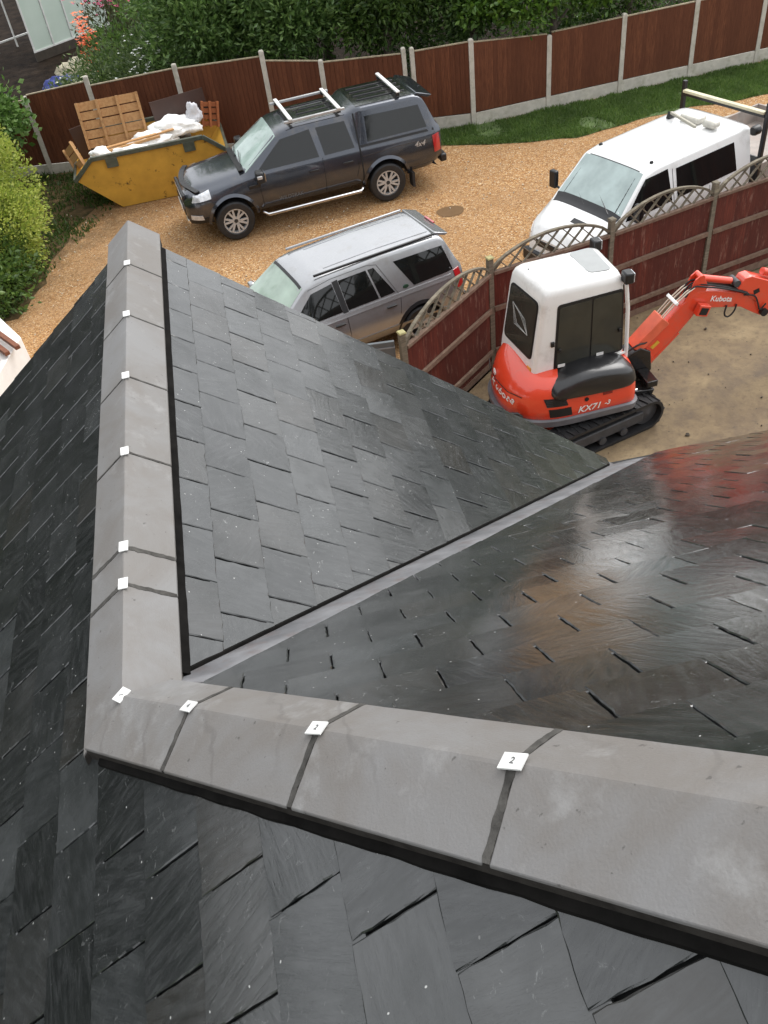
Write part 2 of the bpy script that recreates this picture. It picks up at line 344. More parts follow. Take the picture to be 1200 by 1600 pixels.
def clip_poly(poly, a, b, c):
    """keep a*u+b*v<=c"""
    out = []
    for i in range(len(poly)):
        p, q = poly[i], poly[(i+1) % len(poly)]
        dp, dq = a*p[0]+b*p[1]-c, a*q[0]+b*q[1]-c
        if dp <= 0: out.append(p)
        if (dp < 0 < dq) or (dq < 0 < dp):
            t = dp/(dp-dq); out.append((p[0]+(q[0]-p[0])*t, p[1]+(q[1]-p[1])*t))
    return out
def slate_slope(name, ex, ed, rows, tail0, gauge, col0, width, arange, clips, seed, gp=.003, tm=0):
    """u runs along the courses (ex), v down the slope (ed). One mesh: every slate is a thin, slightly warped, rough-edged plate"""
    rnd = random.Random(seed)
    ex, ed = V(ex).normalized(), V(ed).normalized(); nn = ex.cross(ed)
    if nn.z < 0: nn = -nn
    vs, fs, uvs = [], [], []
    base = []
    for r in rows:
        vt = tail0+gauge*r; vh = vt-gauge-.028
        off = col0+(width/2 if r % 2 else 0)
        k0 = int((arange[0]-off)/width)-1; k1 = int((arange[1]-off)/width)+2
        for k in range(k0, k1):
            u0 = off+k*width; u1 = u0+width
            g = gp*rnd.choice((1, 1, 1, .45, .7))+rnd.uniform(-.0006, .0010); hz = rnd.uniform(-.0011, .0011)
            dv = rnd.uniform(-.003, .003)
            poly = [(u0+g, vh), (u1-g, vh), (u1-g, vt+dv+rnd.uniform(-.002, .002)), (u0+g, vt+dv+rnd.uniform(-.002, .002))]
            for cl in clips((u0+u1)/2, (vt-gauge/2)): poly = clip_poly(poly, *cl)
            if len(poly) < 3: continue
            ar = abs(sum(poly[i][0]*poly[(i+1) % len(poly)][1]-poly[(i+1) % len(poly)][0]*poly[i][1] for i in range(len(poly))))/2
            if ar < .0012: continue
            # ragged outline
            ring = []
            n = len(poly)
            for i in range(n):
                a, b = poly[i], poly[(i+1) % n]; L = math.hypot(b[0]-a[0], b[1]-a[1]); m = max(1, int(L/.022))
                horiz = abs(b[1]-a[1]) < .3*abs(b[0]-a[0])
                amp = .0016 if horiz else .0008
                for j in range(m):
                    t = j/m; jx = rnd.gauss(0, amp) if j else 0
                    ring.append((a[0]+(b[0]-a[0])*t+(0 if horiz else jx), a[1]+(b[1]-a[1])*t+(jx if horiz else 0)))
            cx = sum(p[0] for p in ring)/len(ring); cy = sum(p[1] for p in ring)/len(ring)
            tx, ty = rnd.gauss(0, .008), rnd.gauss(tm, .0028); th = .0028+rnd.uniform(-.0006, .0010)
            def hgt(p): return .003+th*max(0, (p[1]-vh)/(gauge+.028))+tx*(p[0]-cx)+ty*(p[1]-cy)
            inner = []
            for p in ring:
                d = math.hypot(p[0]-cx, p[1]-cy); q = 1-min(.3, (.0018+rnd.uniform(0, .0024))/max(d, .02)); inner.append((cx+(p[0]-cx)*q, cy+(p[1]-cy)*q))
            kk = len(vs); m = len(ring); uo = rnd.uniform(0, 40), rnd.uniform(0, 40); ra = rnd.gauss(0, .35)+(pi/2 if rnd.random() < .25 else 0); rc, rs_ = cos(ra), sin(ra)
            for lev, rr, dz in ((0, ring, -.007), (1, ring, -.0022), (2, inner, 0)):
                for p in rr:
                    vs.append(O2+ex*p[0]+ed*p[1]+nn*(hgt(p)+dz)-HL); uvs.append((p[0]*rc-p[1]*rs_+uo[0], p[0]*rs_+p[1]*rc+uo[1]))
            for lev in (0, 1):
                for i in range(m):
                    j = (i+1) % m; fs.append((kk+lev*m+i, kk+lev*m+j, kk+(lev+1)*m+j, kk+(lev+1)*m+i))
            fs.append(tuple(kk+2*m+i for i in range(m)))
    me = bpy.data.meshes.new(name); me.from_pydata([tuple(v) for v in vs], [], fs)
    ul = me.uv_layers.new(name='UVMap')
    for l in me.loops: ul.data[l.index].uv = uvs[l.vertex_index]
    bm = bmesh.new(); bm.from_mesh(me); bmesh.ops.recalc_face_normals(bm, faces=bm.faces); bm.to_mesh(me); bm.free()
    me.materials.append(SLATE)
    o = bpy.data.objects.new(name, me); COL.objects.link(o); o.parent = house
    return o
VW = lambda t: .175-.055*min(1.2, t)       # width of open valley on the far slope's side
# slope facing left (holds ridge on one side, hip on the other)
def clA(u, v):
    c = [(1, 0, 2.70)]
    if u > 0: c.append((0, -1, -.03))
    else: c.append((1, -CR, 0))
    return c
sA = slate_slope('left_roof_slope', (0, 1, 0), (-CR, 0, -SR), range(-19, 18), .106, .1783, -.6145-.235*10, .235, (-3.2, 2.7), clA, 3, .0024)
sA['label'] = 'near slate slope falling to the left'
def clB(u, v): return [(1, .114*CR, 2.752), (0, -1, -.03), (-1, CR, -.012), (0, 1, 3.06)]
sB = slate_slope('right_roof_slope', (0, 1, 0), (CR, 0, -SR), range(-1, 17), .284, .1783, .272-.235*4, .235, (-.5, 2.8), clB, 5, .0028)
sB['label'] = 'triangular slope between the ridge and the valley'
def clC(u, v): return [(-1, -CR, 0), (-1, CR*1.03, -.165), (.32, CR, 3.44)]
sC = slate_slope('far_roof_slope', (1, 0, 0), (0, CR, -SR), range(-18, 19), .02, .1765, .967-.222*20, .222, (-3, 6.5), clC, 9, .0020, -.007)
sC['label'] = 'glossy wet slope falling away to the right'
# boarding and underlay under the slates (one dark skin per slope, plus the soffit side)
mb = MB()
def skin(pts, off=-.010, th=.03):
    p = [V(q)+O2-HL for q in pts]; n = (p[1]-p[0]).cross(p[2]-p[0]).normalized()
    if n.z < 0: n = -n
    a = [q+n*off for q in p]; b = [q+n*(off-th) for q in p]; m = len(p)
    mb.add(a+b, [tuple(range(m)), tuple(range(2*m-1, m-1, -1))]+[(i, i+m, (i+1) % m+m, (i+1) % m) for i in range(m)])
xs = 3.04*CR
skin([(0, 0, 0), (0, 2.69, 0), (-xs, 2.69, -xs*K), (-xs, -3.2, -xs*K), (3.2, -3.2, 3.2*K)])
skin([(0, 0, 0), (2.41, 2.41, -2.41*K), (2.41, 2.45, -2.41*K), (.1, 2.72, -.1*K), (0, 2.72, 0)])
skin([(0, 0, 0), (3.2, -3.2, 3.2*K), (6.4, -3.2, 3.2*K), (6.4, 1.7, -1.7*K), (2.5, 2.64, -2.64*K)])
mb.build('underlay', UNDER, house)
# valley: pale grp trough with a turned-up middle
LEAD = M('pale_valley_lining', (.105, .106, .112), .5, var=.22, vs=8, bump=.15, bs=20, col2=(.175, .175, .182), dirt=(.10, .075, .07), dirt_amt=.8, dirt_s=9)
mb = MB(); n = 44; rows = []
nB = V((K, 0, 1)).normalized(); nC = V((0, K, 1)).normalized()
for i in range(n+1):
    t = .03+2.42*i/n; bo_ = min(.16, t)
    c = V((t, t, -t*K)); wv = .0035*noise.noise((t*6, 2, 1))
    prof = [(c+V((-bo_, 0, bo_*K)), nB*-.004), (c+V((-.03, 0, .03*K)), nB*.0), (c+V((0, 0, .001)), V((0, 0, .000))), (c+V((.035, 0, 0)), nC*.002), (c+V((.13, 0, 0)), nC*(.004+wv)), (c+V((.235, 0, 0)), nC*-.004)]
    rows.append([O2-HL+a+b for a, b in prof])
vs = [p for r in rows for p in r]; m = len(rows[0])
mb.add(vs, [(i*m+k, i*m+k+1, (i+1)*m+k+1, (i+1)*m+k) for i in range(n) for k in range(m-1)], True)
vl = mb.build('valley_lining', LEAD, house)
so = vl.modifiers.new('s', 'SOLIDIFY'); so.thickness = .004; so.offset = -1
# ridge and hip tiles: angled concrete caps, mitred where they meet
U1 = V((0, 1, 0)); U2 = V((1, -1, K)).normalized()
nA_ = V((-K, 0, 1)).normalized(); nB_ = V((K, 0, 1)).normalized(); nC_ = V((0, K, 1)).normalized()
def legdir(n, d):
    l = n.cross(d).normalized()
    return l if l.z < 0 else -l
def cap_piece(d, nl, nr, l0, l1, wl, wr, mitre=None, th=.010, drop=0, jit=0, lift=None):
    """angled cap along d from l0 to l1; legs in the planes nl / nr"""
    L, R = legdir(nl, d), legdir(nr, d)
    if lift: L = (L+nl*lift).normalized(); R = (R+nr*lift*.3).normalized()
    top = V((0, 0, -drop)); bis = (nl+nr).normalized()
    outer = [top+L*wl, top+L*.030+bis*-.000, top+L*.010-bis*.0015, top-bis*.004, top+R*.010-bis*.0015, top+R*.030, top+R*wr]
    outer = [top+L*wl, top+L*.08, top+L*.007-bis*.0002, top-bis*.0014, top+R*.007-bis*.0002, top+R*.08, top+R*wr]
    inner = [top+R*wr-V((0, 0, th)), top-bis*(th/max(.3, bis.dot(nl))), top+L*wl-V((0, 0, th))]
    sec = outer+inner
    bm = bmesh.new(); rings = []
    steps = max(2, int((l1-l0)/.05)); 
    for i in range(steps+1):
        t = l0+(l1-l0)*i/steps
        rings.append([bm.verts.new(p+d*t+V((noise.noise((t*9, k*3, jit)), noise.noise((t*9, k*3, jit+5)), noise.noise((t*9, k*3, jit+9))))*.0009) for k, p in enumerate(sec)])
    m = len(sec)
    for i in range(steps):
        for k in range(m):
            f = bm.faces.new((rings[i][k], rings[i][(k+1) % m], rings[i+1][(k+1) % m], rings[i+1][k])); f.smooth = True
    bm.faces.new(rings[0][::-1]); bm.faces.new(rings[-1])
    if mitre:
        co, no = mitre
        res = bmesh.ops.bisect_plane(bm, geom=bm.verts[:]+bm.edges[:]+bm.faces[:], plane_co=co, plane_no=no, clear_outer=True)
        ed = [e for e in res['geom_cut'] if isinstance(e, bmesh.types.BMEdge)]
        bmesh.ops.holes_fill(bm, edges=ed, sides=40)
    bmesh.ops.recalc_face_normals(bm, faces=bm.faces)
    return bm
def bm_obj(bm, name, mat, parent, bevel=0, loc=None):
    me = bpy.data.meshes.new(name); bm.to_mesh(me); bm.free(); me.materials.append(mat); me.set_sharp_from_angle(angle=radians(11))
    o = bpy.data.objects.new(name, me); COL.objects.link(o); o.parent = parent
    if loc: o.location = loc
    if bevel:
        b = o.modifiers.new('b', 'BEVEL'); b.width = bevel; b.segments = 2; b.limit_method = 'ANGLE'; b.angle_limit = radians(45)
    return o
CLIPM = M('white_clip_plastic', (.60, .60, .58), .4, var=.12, vs=60)
INK = M('grey_ink', (.10, .10, .10), .6)
OL = O-HL
mit = U1-U2
WR = .160; WH = .158
def clip_on(tile, d, nl, nr, at, num=None, tw=0):
    bis = (nl+nr).normalized(); ac = d.cross(bis).normalized()
    dq = (d+ac*tw).normalized(); aq = dq.cross(bis)
    mb = MB(); hw = (.0135 if d is U1 else .0145); hl = .0205
    q = [d*at+dq*(u*hl)+aq*(v*hw)+bis*h_ for h_ in (.0005, .0035) for u, v in ((-1, -1), (1, -1), (1, 1), (-1, 1))]
    mb.add(q, [(0, 1, 2, 3), (7, 6, 5, 4), (0, 4, 5, 1), (1, 5, 6, 2), (2, 6, 7, 3), (3, 7, 4, 0)])
    c = mb.build('ridge_clip', CLIPM, tile, fix=True)
    if num:
        text_mesh(num, .016, INK, c, 'number', frame_mtx(d*at+bis*.004, d*(-1 if d.dot(V((1,0,0)))<0 else 1), aq if aq.y > 0 else -aq), .0002)
    return c
LF = .08
ridge_at = [0, .384, .535, .99, 1.445, 1.90, 2.355, 2.815]
G = .0035; WHL = .144; WHR = .116
for i in range(len(ridge_at)-1):
    a, b = ridge_at[i]+G, ridge_at[i+1]-G
    if i == 0: bm = cap_piece(U1, nA_, nB_, -.3, b, WR, WR, (V((0, 0, 0)), -mit), jit=i)
    else: bm = cap_piece(U1, nA_, nB_, a, b, WR, WR, jit=i*7)
    t = bm_obj(bm, 'ridge_tile', TILE, house, .002, OL+V((0, 0, random.uniform(-.001, .001))))
    clip_on(t, U1, nA_, nB_, ridge_at[i] if i else .0, '1' if i == 0 else None, .9 if i == 0 else random.uniform(-.05, .05))
hip_at = [0, .325, .78, 1.235, 1.69, 2.145, 2.6, 3.055, 3.5]
for i in range(len(hip_at)-1):
    a, b = hip_at[i]+G, hip_at[i+1]-G
    if i == 0: bm = cap_piece(U2, nA_, nC_, -.3, b, WHL, WHR, (V((0, 0, 0))-mit.normalized()*.004, mit), jit=50, lift=LF)
    else: bm = cap_piece(U2, nA_, nC_, a+.003, b-.003, WHL, WHR, jit=50+i*7, lift=LF)
    t = bm_obj(bm, 'hip_tile', TILE, house, .002, OL)
    if i: clip_on(t, U2, nA_, nC_, hip_at[i], {1: '4', 2: '2', 3: '2'}.get(i, '2'), random.uniform(-.12, .05))
# mortar bed: a cap slightly smaller, showing in the joints and as a dark band along the feet
for d, nl, nr, l0, l1, Wl, Wr, sgn, nm in ((U1, nA_, nB_, -.25, 2.79, WR, WR, -1, 'ridge_mortar'), (U2, nA_, nC_, -.25, 3.5, WHL, WHR, 1, 'hip_mortar')):
    bm = cap_piece(d, nl, nr, l0, l1, Wl-.0015, Wr-.0015, (V((0, 0, 0)), mit*sgn), th=.046 if d is U1 else .065, drop=.0052, jit=99, lift=None if d is U1 else LF)
    bm_obj(bm, nm, MORTAR, house, 0, OL)
# smeared pointing standing in the joints
for d, nl, nr, ats, W_l, W_r, nm in ((U1, nA_, nB_, ridge_at[1:-1], WR, WR, 'ridge_pointing'), (U2, nA_, nC_, hip_at[1:-1], WHL, WHR, 'hip_pointing')):
    L, R = legdir(nl, d), legdir(nr, d)
    if d is U2: L = (L+nl*LF).normalized(); R = (R+nr*LF*.3).normalized()
    for at in ats:
        bw = .0055 if d is U1 else .009
        if d is U1 and at < .6: bw = .010
        mb = MB()
        for leg, nrm, W in ((L, nl, W_l), (R, nr, W_r)):
            k = 16; pts = []
            for i in range(k+1):
                s_ = .004+(W-.005)*i/k
                for e in (-1, 1):
                    wv = bw*(.75+.5*noise.noise((s_*40, at*9+e, 3 if leg is L else 8))+.25*noise.noise((s_*160, at, e)))
                    pts.append(leg*s_+d*(at+e*wv)+nrm*(.0009))
                    pts.append(leg*s_+d*(at+e*wv)-nrm*.006)
            fs = []
            for i in range(k):
                q = i*4; r = q+4
                fs += [(q, q+2, r+2, r), (q, r, r+1, q+1), (q+2, q+3, r+3, r+2)]
            mb.add(pts, fs)
        mb.build(nm, POINT, house, OL)
# black dry-ridge strip running beside the caps
def strip(name, org, d, leg, nrm, w0, w1, l0, l1, seed):
    mb = MB(); n = int((l1-l0)/.03); vs = []
    for i in range(n+1):
        t = l0+(l1-l0)*i/n; e = w1+.003*noise.noise((t*12, seed, 0)); 
        for s_, h_ in ((w0, .012), (w0+.004, .019), (e-.004, .017), (e, .010), (e, 0), (w0, 0)): vs.append(org+d*t+leg*s_+nrm*(h_+.0012*noise.noise((t*30, s_*50, seed))))
    fs = [(i*6+k, i*6+(k+1) % 6, (i+1)*6+(k+1) % 6, (i+1)*6+k) for i in range(n) for k in range(6)]+[(0, 1, 2, 3, 4, 5), tuple(n*6+k for k in range(6))[::-1]]
    mb.add(vs, fs); return mb.build(name, STRIP, house)
STRIP = M('black_roll_and_valley_shade', (.006, .0055, .005), .9, spec=.08, var=.5, vs=14, bump=.4, bs=60)
strip('ridge_roll', O2-HL, U1, legdir(nB_, U1), nB_, .10, .174, .12, 2.70, 3)
strip('ridge_roll', O2-HL, U2, legdir(nA_, U2), nA_, .10, .158, .0, 3.5, 7)
# black strip standing in for the shadow of the cut slates along the valley
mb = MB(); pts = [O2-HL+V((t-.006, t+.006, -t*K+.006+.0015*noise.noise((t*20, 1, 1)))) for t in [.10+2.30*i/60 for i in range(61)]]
mb.tube(pts, .0075, 6); mb.build('valley_edge_shadow', STRIP, house)
# walls, gables, fascias below the slates
BRICK, n_, b_ = new_mat('brick_wall')
_bt = N(n_, 'ShaderNodeTexBrick', Scale=1); _bt.inputs['Color1'].default_value = (.30, .12, .07, 1); _bt.inputs['Color2'].default_value = (.22, .09, .06, 1); _bt.inputs['Mortar'].default_value = (.35, .32, .28, 1)
_bt.inputs['Brick Width'].default_value = .225; _bt.inputs['Row Height'].default_value = .075; _bt.inputs['Mortar Size'].default_value = .006
_tc = n_.nodes.new('ShaderNodeTexCoord'); _sx = n_.nodes.new('ShaderNodeSeparateXYZ'); _cx = n_.nodes.new('ShaderNodeCombineXYZ'); _ad = N(n_, 'ShaderNodeMath', operation='ADD')
n_.links.new(_tc.outputs['Object'], _sx.inputs[0]); n_.links.new(_sx.outputs[0], _ad.inputs[0]); n_.links.new(_sx.outputs[1], _ad.inputs[1]); n_.links.new(_ad.outputs[0], _cx.inputs[0]); n_.links.new(_sx.outputs[2], _cx.inputs[1])
n_.links.new(_cx.outputs[0], _bt.inputs['Vector']); n_.links.new(_bt.outputs[0], b_.inputs['Base Color']); b_.inputs['Roughness'].default_value = .8
ez = O2.z-2.2*K; eC = O2.z-2.62*K
mb = MB()
# one closed wall solid in plan, gable included
mb.prism([(-2.2, 2.58), (2.2, 2.44), (2.2, -3.1), (-2.2, -3.1)], 'z', 0, ez-.06)
mb.prism([(2.203, 2.2), (6.2, 1.0), (6.2, -3.1), (2.203, -3.1)], 'z', 0, eC-.15)
mb.prism([(-2.2, ez-.06), (2.2, ez-.06), (0, O2.z-.09)], 'y', 2.40, 2.44)
mb.build('wall', BRICK, house)
FASC = M('white_fascia', (.75, .75, .73), .4, var=.05)
mb = MB(); mb.beam((-2.42, -3.1, ez-.22), (-2.42, 2.66, ez-.22), .03, .18); mb.build('fascia', FASC, house)
mb = MB(); mb.beam((6.3, 1.50, O2.z-1.72*K-.14), (2.62, 2.42, eC-.14), .03, .14); mb.build('fascia', FASC, house)
mb = MB(); mb.tube([(-2.5, -3.1, ez-.26), (-2.5, 2.66, ez-.26)], .055, 12)
mb.build('gutter', BLACK, house)
# ================================================================== GROUND
GRAV = gravel_mat(); YARD = yard_mat()
SOIL = M('garden_soil', (.013, .009, .007), .95, spec=.05, var=.45, vs=2.5, bump=.8, bs=12, bd=.03, col2=(.028, .020, .014))
EARTH = M('far_ground', (.06, .085, .03), .9, var=.35, vs=.3, bump=.5, bs=4, bd=.05)
TARM = M('wet_tarmac', (.15, .135, .12), .35, var=.12, vs=3, bump=.35, bs=220, bd=.002)
KERB = M('pale_concrete', (.44, .42, .37), .6, var=.15, vs=7, bump=.3, bs=60, dirt=(.20, .19, .13), dirt_amt=.5)
def sheet(name, pts, z, mat, kind='structure', cut=0):
    bm = bmesh.new(); bm.faces.new([bm.verts.new((x, y, z)) for x, y in pts])
    bmesh.ops.triangulate(bm, faces=bm.faces[:]); bmesh.ops.recalc_face_normals(bm, faces=bm.faces)
    if bm.faces[:][0].normal.z < 0: bmesh.ops.reverse_faces(bm, faces=bm.faces[:])
    me = bpy.data.meshes.new(name); bm.to_mesh(me); bm.free(); me.materials.append(mat)
    o = bpy.data.objects.new(name, me); COL.objects.link(o)
    if kind: o['kind'] = kind
    return o
sheet('ground', [(-700, -700), (700, -700), (700, 700), (-700, 700)], -.03, EARTH)
def fence_y(x): return 21.1-.21*(x-5.85) if x < 5.85 else 21.1+.07*(x-5.85)
def wob(pts, step=.35, amp=.12, seed=1):
    out = []
    for i in range(len(pts)):
        a, b = V((*pts[i], 0)), V((*pts[(i+1) % len(pts)], 0)); n = max(1, int((b-a).length/step))
        for j in range(n):
            p = a.lerp(b, j/n)
            out.append((p.x+amp*noise.noise((p.x*1.3, p.y*1.3, seed)), p.y+amp*noise.noise((p.x*1.3, p.y*1.3, seed+9))))
    return out
sheet('gravel_driveway', [(-9, -4), (1.62, -4), (1.62, 9.8), (3.27, 11.25), (5.3, 11.75), (7.2, 12.15), (9.1, 12.6), (24, 16), (24, fence_y(24)), (5.85, 21.1), (-9, fence_y(-9))], -.012, GRAV)
sheet('yard', [(-4, -6), (14, -6), (24, 4), (24, 15.9), (9.1, 12.52), (7.2, 12.08), (5.3, 11.68), (3.27, 11.18), (1.62, 9.74), (1.62, -5)], -.008, YARD)
sheet('road', [(8.3, 18.05), (9.9, 18.35), (12.2, 18.8), (24, 21), (24, 19.4), (11.4, 17.2), (8.3, 16.6)], -.004, TARM)
mb = MB(); mb.beam((8.3, 18.10, .01), (24, 21.05, .01), .07, .08); tag(mb.build('kerb_edging', KERB), kind='structure')
sheet('garden_bed', [(-16, fence_y(-16)+.06), (5.85, 21.17), (26, fence_y(26)+.06), (26, 60), (-16, 60)], -.006, SOIL)
PUD, n_, b_ = new_mat('muddy_puddle'); b_.inputs['Base Color'].default_value = (.17, .105, .055, 1); b_.inputs['Roughness'].default_value = .12; b_.inputs['Specular IOR Level'].default_value = .35
_co = coords(n_); n_.links.new(mixc(n_, noise_t(n_, _co, 3), (.14, .085, .045), (.20, .125, .07)), b_.inputs['Base Color'])
sheet('puddle', [(4.09+.285*cos(t)*(1+.06*sin(3*t)), 16.84+.26*sin(t)*(1+.08*cos(2*t))) for t in [2*pi*i/40 for i in range(40)]], -.005, PUD)
# mossy margin where the drive meets the bushes
MOSS = M('mossy_earth', (.045, .05, .018), .95, spec=.1, var=.5, vs=5, bump=.8, bs=30, bd=.02, col2=(.12, .078, .04))
sheet('earth_margin', wob([(-9, 15.5), (-4.7, 16.0), (-4.3, 17.6), (-4.0, 19.0), (-3.4, 20.6), (-2.6, 21.3), (-1.5, fence_y(-1.5)-.05), (-9, fence_y(-9)-.05)], .3, .3), -.007, MOSS)
GRASSB = M('turf_soil', (.07, .11, .03), .9, var=.4, vs=3, bump=.6, bs=30, bd=.02)
gpts = wob([(4.2, 21.2), (4.55, 20.5), (5.4, 20.0), (6.17, 19.63), (7.72, 19.21), (8.76, 19.45), (11.02, 19.62), (12.57, 19.55), (16, 20.2), (24, 21.8), (24, fence_y(24)-.04), (5.85, 21.04), (4.4, 21.35)], .3, .16, 4)
sheet('grass_verge', gpts, -.003, GRASSB)
GRASS = leaf_mat('grass_blades', [(.065, .125, .022), (.10, .185, .035), (.14, .235, .05), (.19, .26, .07)], .55)
def inpoly(x, y, P):
    c = False; j = len(P)-1
    for i in range(len(P)):
        if (P[i][1] > y) != (P[j][1] > y) and x < (P[j][0]-P[i][0])*(y-P[i][1])/(P[j][1]-P[i][1])+P[i][0]: c = not c
        j = i
    return c
def blades(name, test, box, n, h, mat, label, seed=2, width=.012):
    r = random.Random(seed); vs = []; fs = []; k = 0
    while k < n:
        x, y = r.uniform(*box[:2]), r.uniform(*box[2:])
        d = test(x, y)
        if d <= 0 or r.random() > d: k += .2; continue
        hh = h*r.uniform(.5, 1.3)*(.6+.6*(noise.noise((x*2, y*2, 5))+.5)); a = r.uniform(0, 2*pi); b = r.uniform(0, 2*pi); l = r.uniform(.2, .9)*hh
        i = len(vs); vs += [(x-width*cos(a), y-width*sin(a), -.005), (x+width*cos(a), y+width*sin(a), -.005), (x+l*cos(b), y+l*sin(b), hh)]; fs.append((i, i+1, i+2)); k += 1
    me = bpy.data.meshes.new(name); me.from_pydata(vs, [], fs); me.materials.append(mat)
    o = bpy.data.objects.new(name, me); COL.objects.link(o); return tag(o, label, 'grass', kind='stuff')
blades('grass', lambda x, y: 1 if inpoly(x, y, gpts) and noise.noise((x*.9, y*.9, 7)) > -.42 else .12 if inpoly(x, y, gpts) else 0, (4.1, 16.5, 19.0, 22.1), 60000, .075, GRASS, 'bright green grass verge growing along the foot of the long fence')
blades('weeds', lambda x, y: max(0, .55+1.4*noise.noise((x*1.1, y*1.1, 3))) if x < -2.2-(fence_y(x)-y)*.42+.3 and y < fence_y(x)-.05 and y > 16 else 0, (-6, -1.3, 16, 24), 6500, .09, leaf_mat('weed_leaves', [(.04, .09, .015), (.07, .13, .022), (.11, .17, .035)], .5), 'low green weeds along the edge of the gravel by the skip', 5, .02)
# loose bigger stones and twigs on the gravel
mb = MB(); rs = random.Random(11)
for i in range(500):
    x, y = rs.uniform(-4.5, 9), rs.uniform(13, 20.5)
    s = rs.uniform(.008, .022); mb.box((x, y, s*.3), (s*1.5, s, s), Matrix.Rotation(rs.uniform(0, 3), 3, 'Z') @ Matrix.Rotation(rs.uniform(0, 1), 3, 'X'), .6)
tag(mb.build('loose_stones', M('pale_stone', (.55, .48, .38), .7, var=.3, vs=3)), 'pale loose stones scattered over the golden gravel', 'stones', kind='stuff')

mb = MB()
for i in range(170):
    x, y = rs.uniform(2.2, 10), rs.uniform(4.5, 12)
    s = rs.uniform(.006, .022)*(1 if rs.random() < .9 else 2); mb.box((x, y, s*.3), (s*1.5, s, s), Matrix.Rotation(rs.uniform(0, 3), 3, 'Z') @ Matrix.Rotation(rs.uniform(0, 1), 3, 'X'), .6)
tag(mb.build('mud_clods', M('dark_mud', (.06, .045, .03), .7, var=.5, vs=3)), 'dark crumbs of mud and grit on the yard around the digger', 'mud', kind='stuff')

# ================================================================== BACK FENCE
FWOOD = wood_mat('red_brown_fence', (.185, .068, .033), (.085, .030, .016), (7, 7, .8), .7, bump=.3)
CONC = M('concrete_post', (.47, .44, .38), .75, var=.14, vs=6, bump=.35, bs=70, dirt=(.24, .235, .16), dirt_amt=.7, dirt_s=4)
posts = [(-6.5, 1.8), (-4.56, 1.83), (-3.0, 2.11), (-.91, 2.14), (1.12, 2.2), (2.42, 1.85), (4.31, 1.9), (4.50, 1.88), (5.83, 1.91), (7.76, 1.64), (9.66, 1.76), (11.55, 1.77), (13.4, 1.75), (15.3, 1.75), (17.2, 1.75)]
tops = {0: (1.62, 1.75), 1: (1.86, 2.00), 2: (1.90, 2.05), 3: (2.04, 2.08), 4: (1.98, 1.84), 5: (1.80, 1.78), 7: (1.80, 1.86), 8: (1.84, 1.68), 9: (1.70, 1.70), 10: (1.70, 1.70), 11: (1.70, 1.70), 12: (1.7, 1.7), 13: (1.7, 1.7)}
bf = tag(empty('boundary_fence', (5.85, 21.1, 0)), 'long red brown close boarded fence with concrete posts and gravel boards', 'fence'); BL = V(bf.location)
for i, (x, h) in enumerate(posts):
    y = fence_y(x); mb = MB(); wd = .115 if i not in (6, 7) else .10
    mb.box((x-BL.x, y-BL.y, h/2-.05), (wd, .10, h+.1)); mb.box((x-BL.x, y-BL.y, h+.012), (wd, .10, .024), None, .55)
    mb.build('post', CONC, bf, bevel=.008)
CAPM = M('pale_capping', (.30, .25, .17), .75, var=.3, vs=9)
for i, (t0, t1) in tops.items():
    (xa, _), (xb, _) = posts[i], posts[i+1]; a = V((xa+.06, fence_y(xa+.06), 0))-BL; b = V((xb-.06, fence_y(xb-.06), 0))-BL
    d = (b-a); L = d.length; d.normalize(); nrm = V((d.y, -d.x, 0)); mb = MB(); nb = max(3, int(L/.108)); gb = .30 if i > 5 else .24
    for k in range(nb):
        u0, u1 = L*k/nb, L*(k+1)/nb+.012
        z0, z1 = t0+(t1-t0)*k/nb, t0+(t1-t0)*(k+1)/nb
        p = [a+d*u0+nrm*.006, a+d*u1+nrm*.026, a+d*u1-nrm*.004, a+d*u0-nrm*.004]
        mb.add([q+V((0, 0, gb)) for q in p]+[p[0]+V((0, 0, z0)), p[1]+V((0, 0, z1)), p[2]+V((0, 0, z1)), p[3]+V((0, 0, z0))], [(0, 1, 2, 3), (7, 6, 5, 4), (0, 4, 5, 1), (1, 5, 6, 2), (2, 6, 7, 3), (3, 7, 4, 0)])
    mb.build('panel', FWOOD, bf)
    mb = MB(); mb.beam(a+V((0, 0, t0+.012)), b+V((0, 0, t1+.012)), .055, .022); mb.build('capping_rail', CAPM, bf)
    mb = MB(); mb.beam(a+V((0, 0, gb/2-.02))+nrm*.006, b+V((0, 0, gb/2-.02))+nrm*.006, .05, gb); mb.build('gravel_board', CONC, bf, bevel=.006)

# ================================================================== NEAR FENCE with arched lattice tops
NW = wood_mat('weathered_red_board', (.165, .042, .028), (.07, .020, .016), (9, 9, .7), .55, (.30, .18, .14), .55)
GW = wood_mat('grey_weathered_timber', (.25, .215, .16), (.11, .095, .07), (1.5, 1.5, 8), .75, (.36, .33, .24), .5)
RW = wood_mat('grey_brown_rail', (.26, .18, .13), (.12, .075, .055), (2, 2, 2), .7, (.30, .25, .18), .5)
nf = tag(empty('lattice_fence', (3.27, 11.25, 0)), 'dark red board fence with arched lattice tops behind the digger', 'fence'); NL = V(nf.location)
np_ = [V((1.62, 9.80, 0)), V((3.27, 11.25, 0)), V((5.30, 11.64, 0)), V((7.22, 12.15, 0)), V((9.15, 12.60, 0)), V((11.1, 13.05, 0))]
nh = [1.86, 1.86, 1.86, 1.84, 1.86, 1.86]
OLIVE = M('olive_post_cap', (.30, .27, .12), .7, var=.3, vs=8, bump=.3)
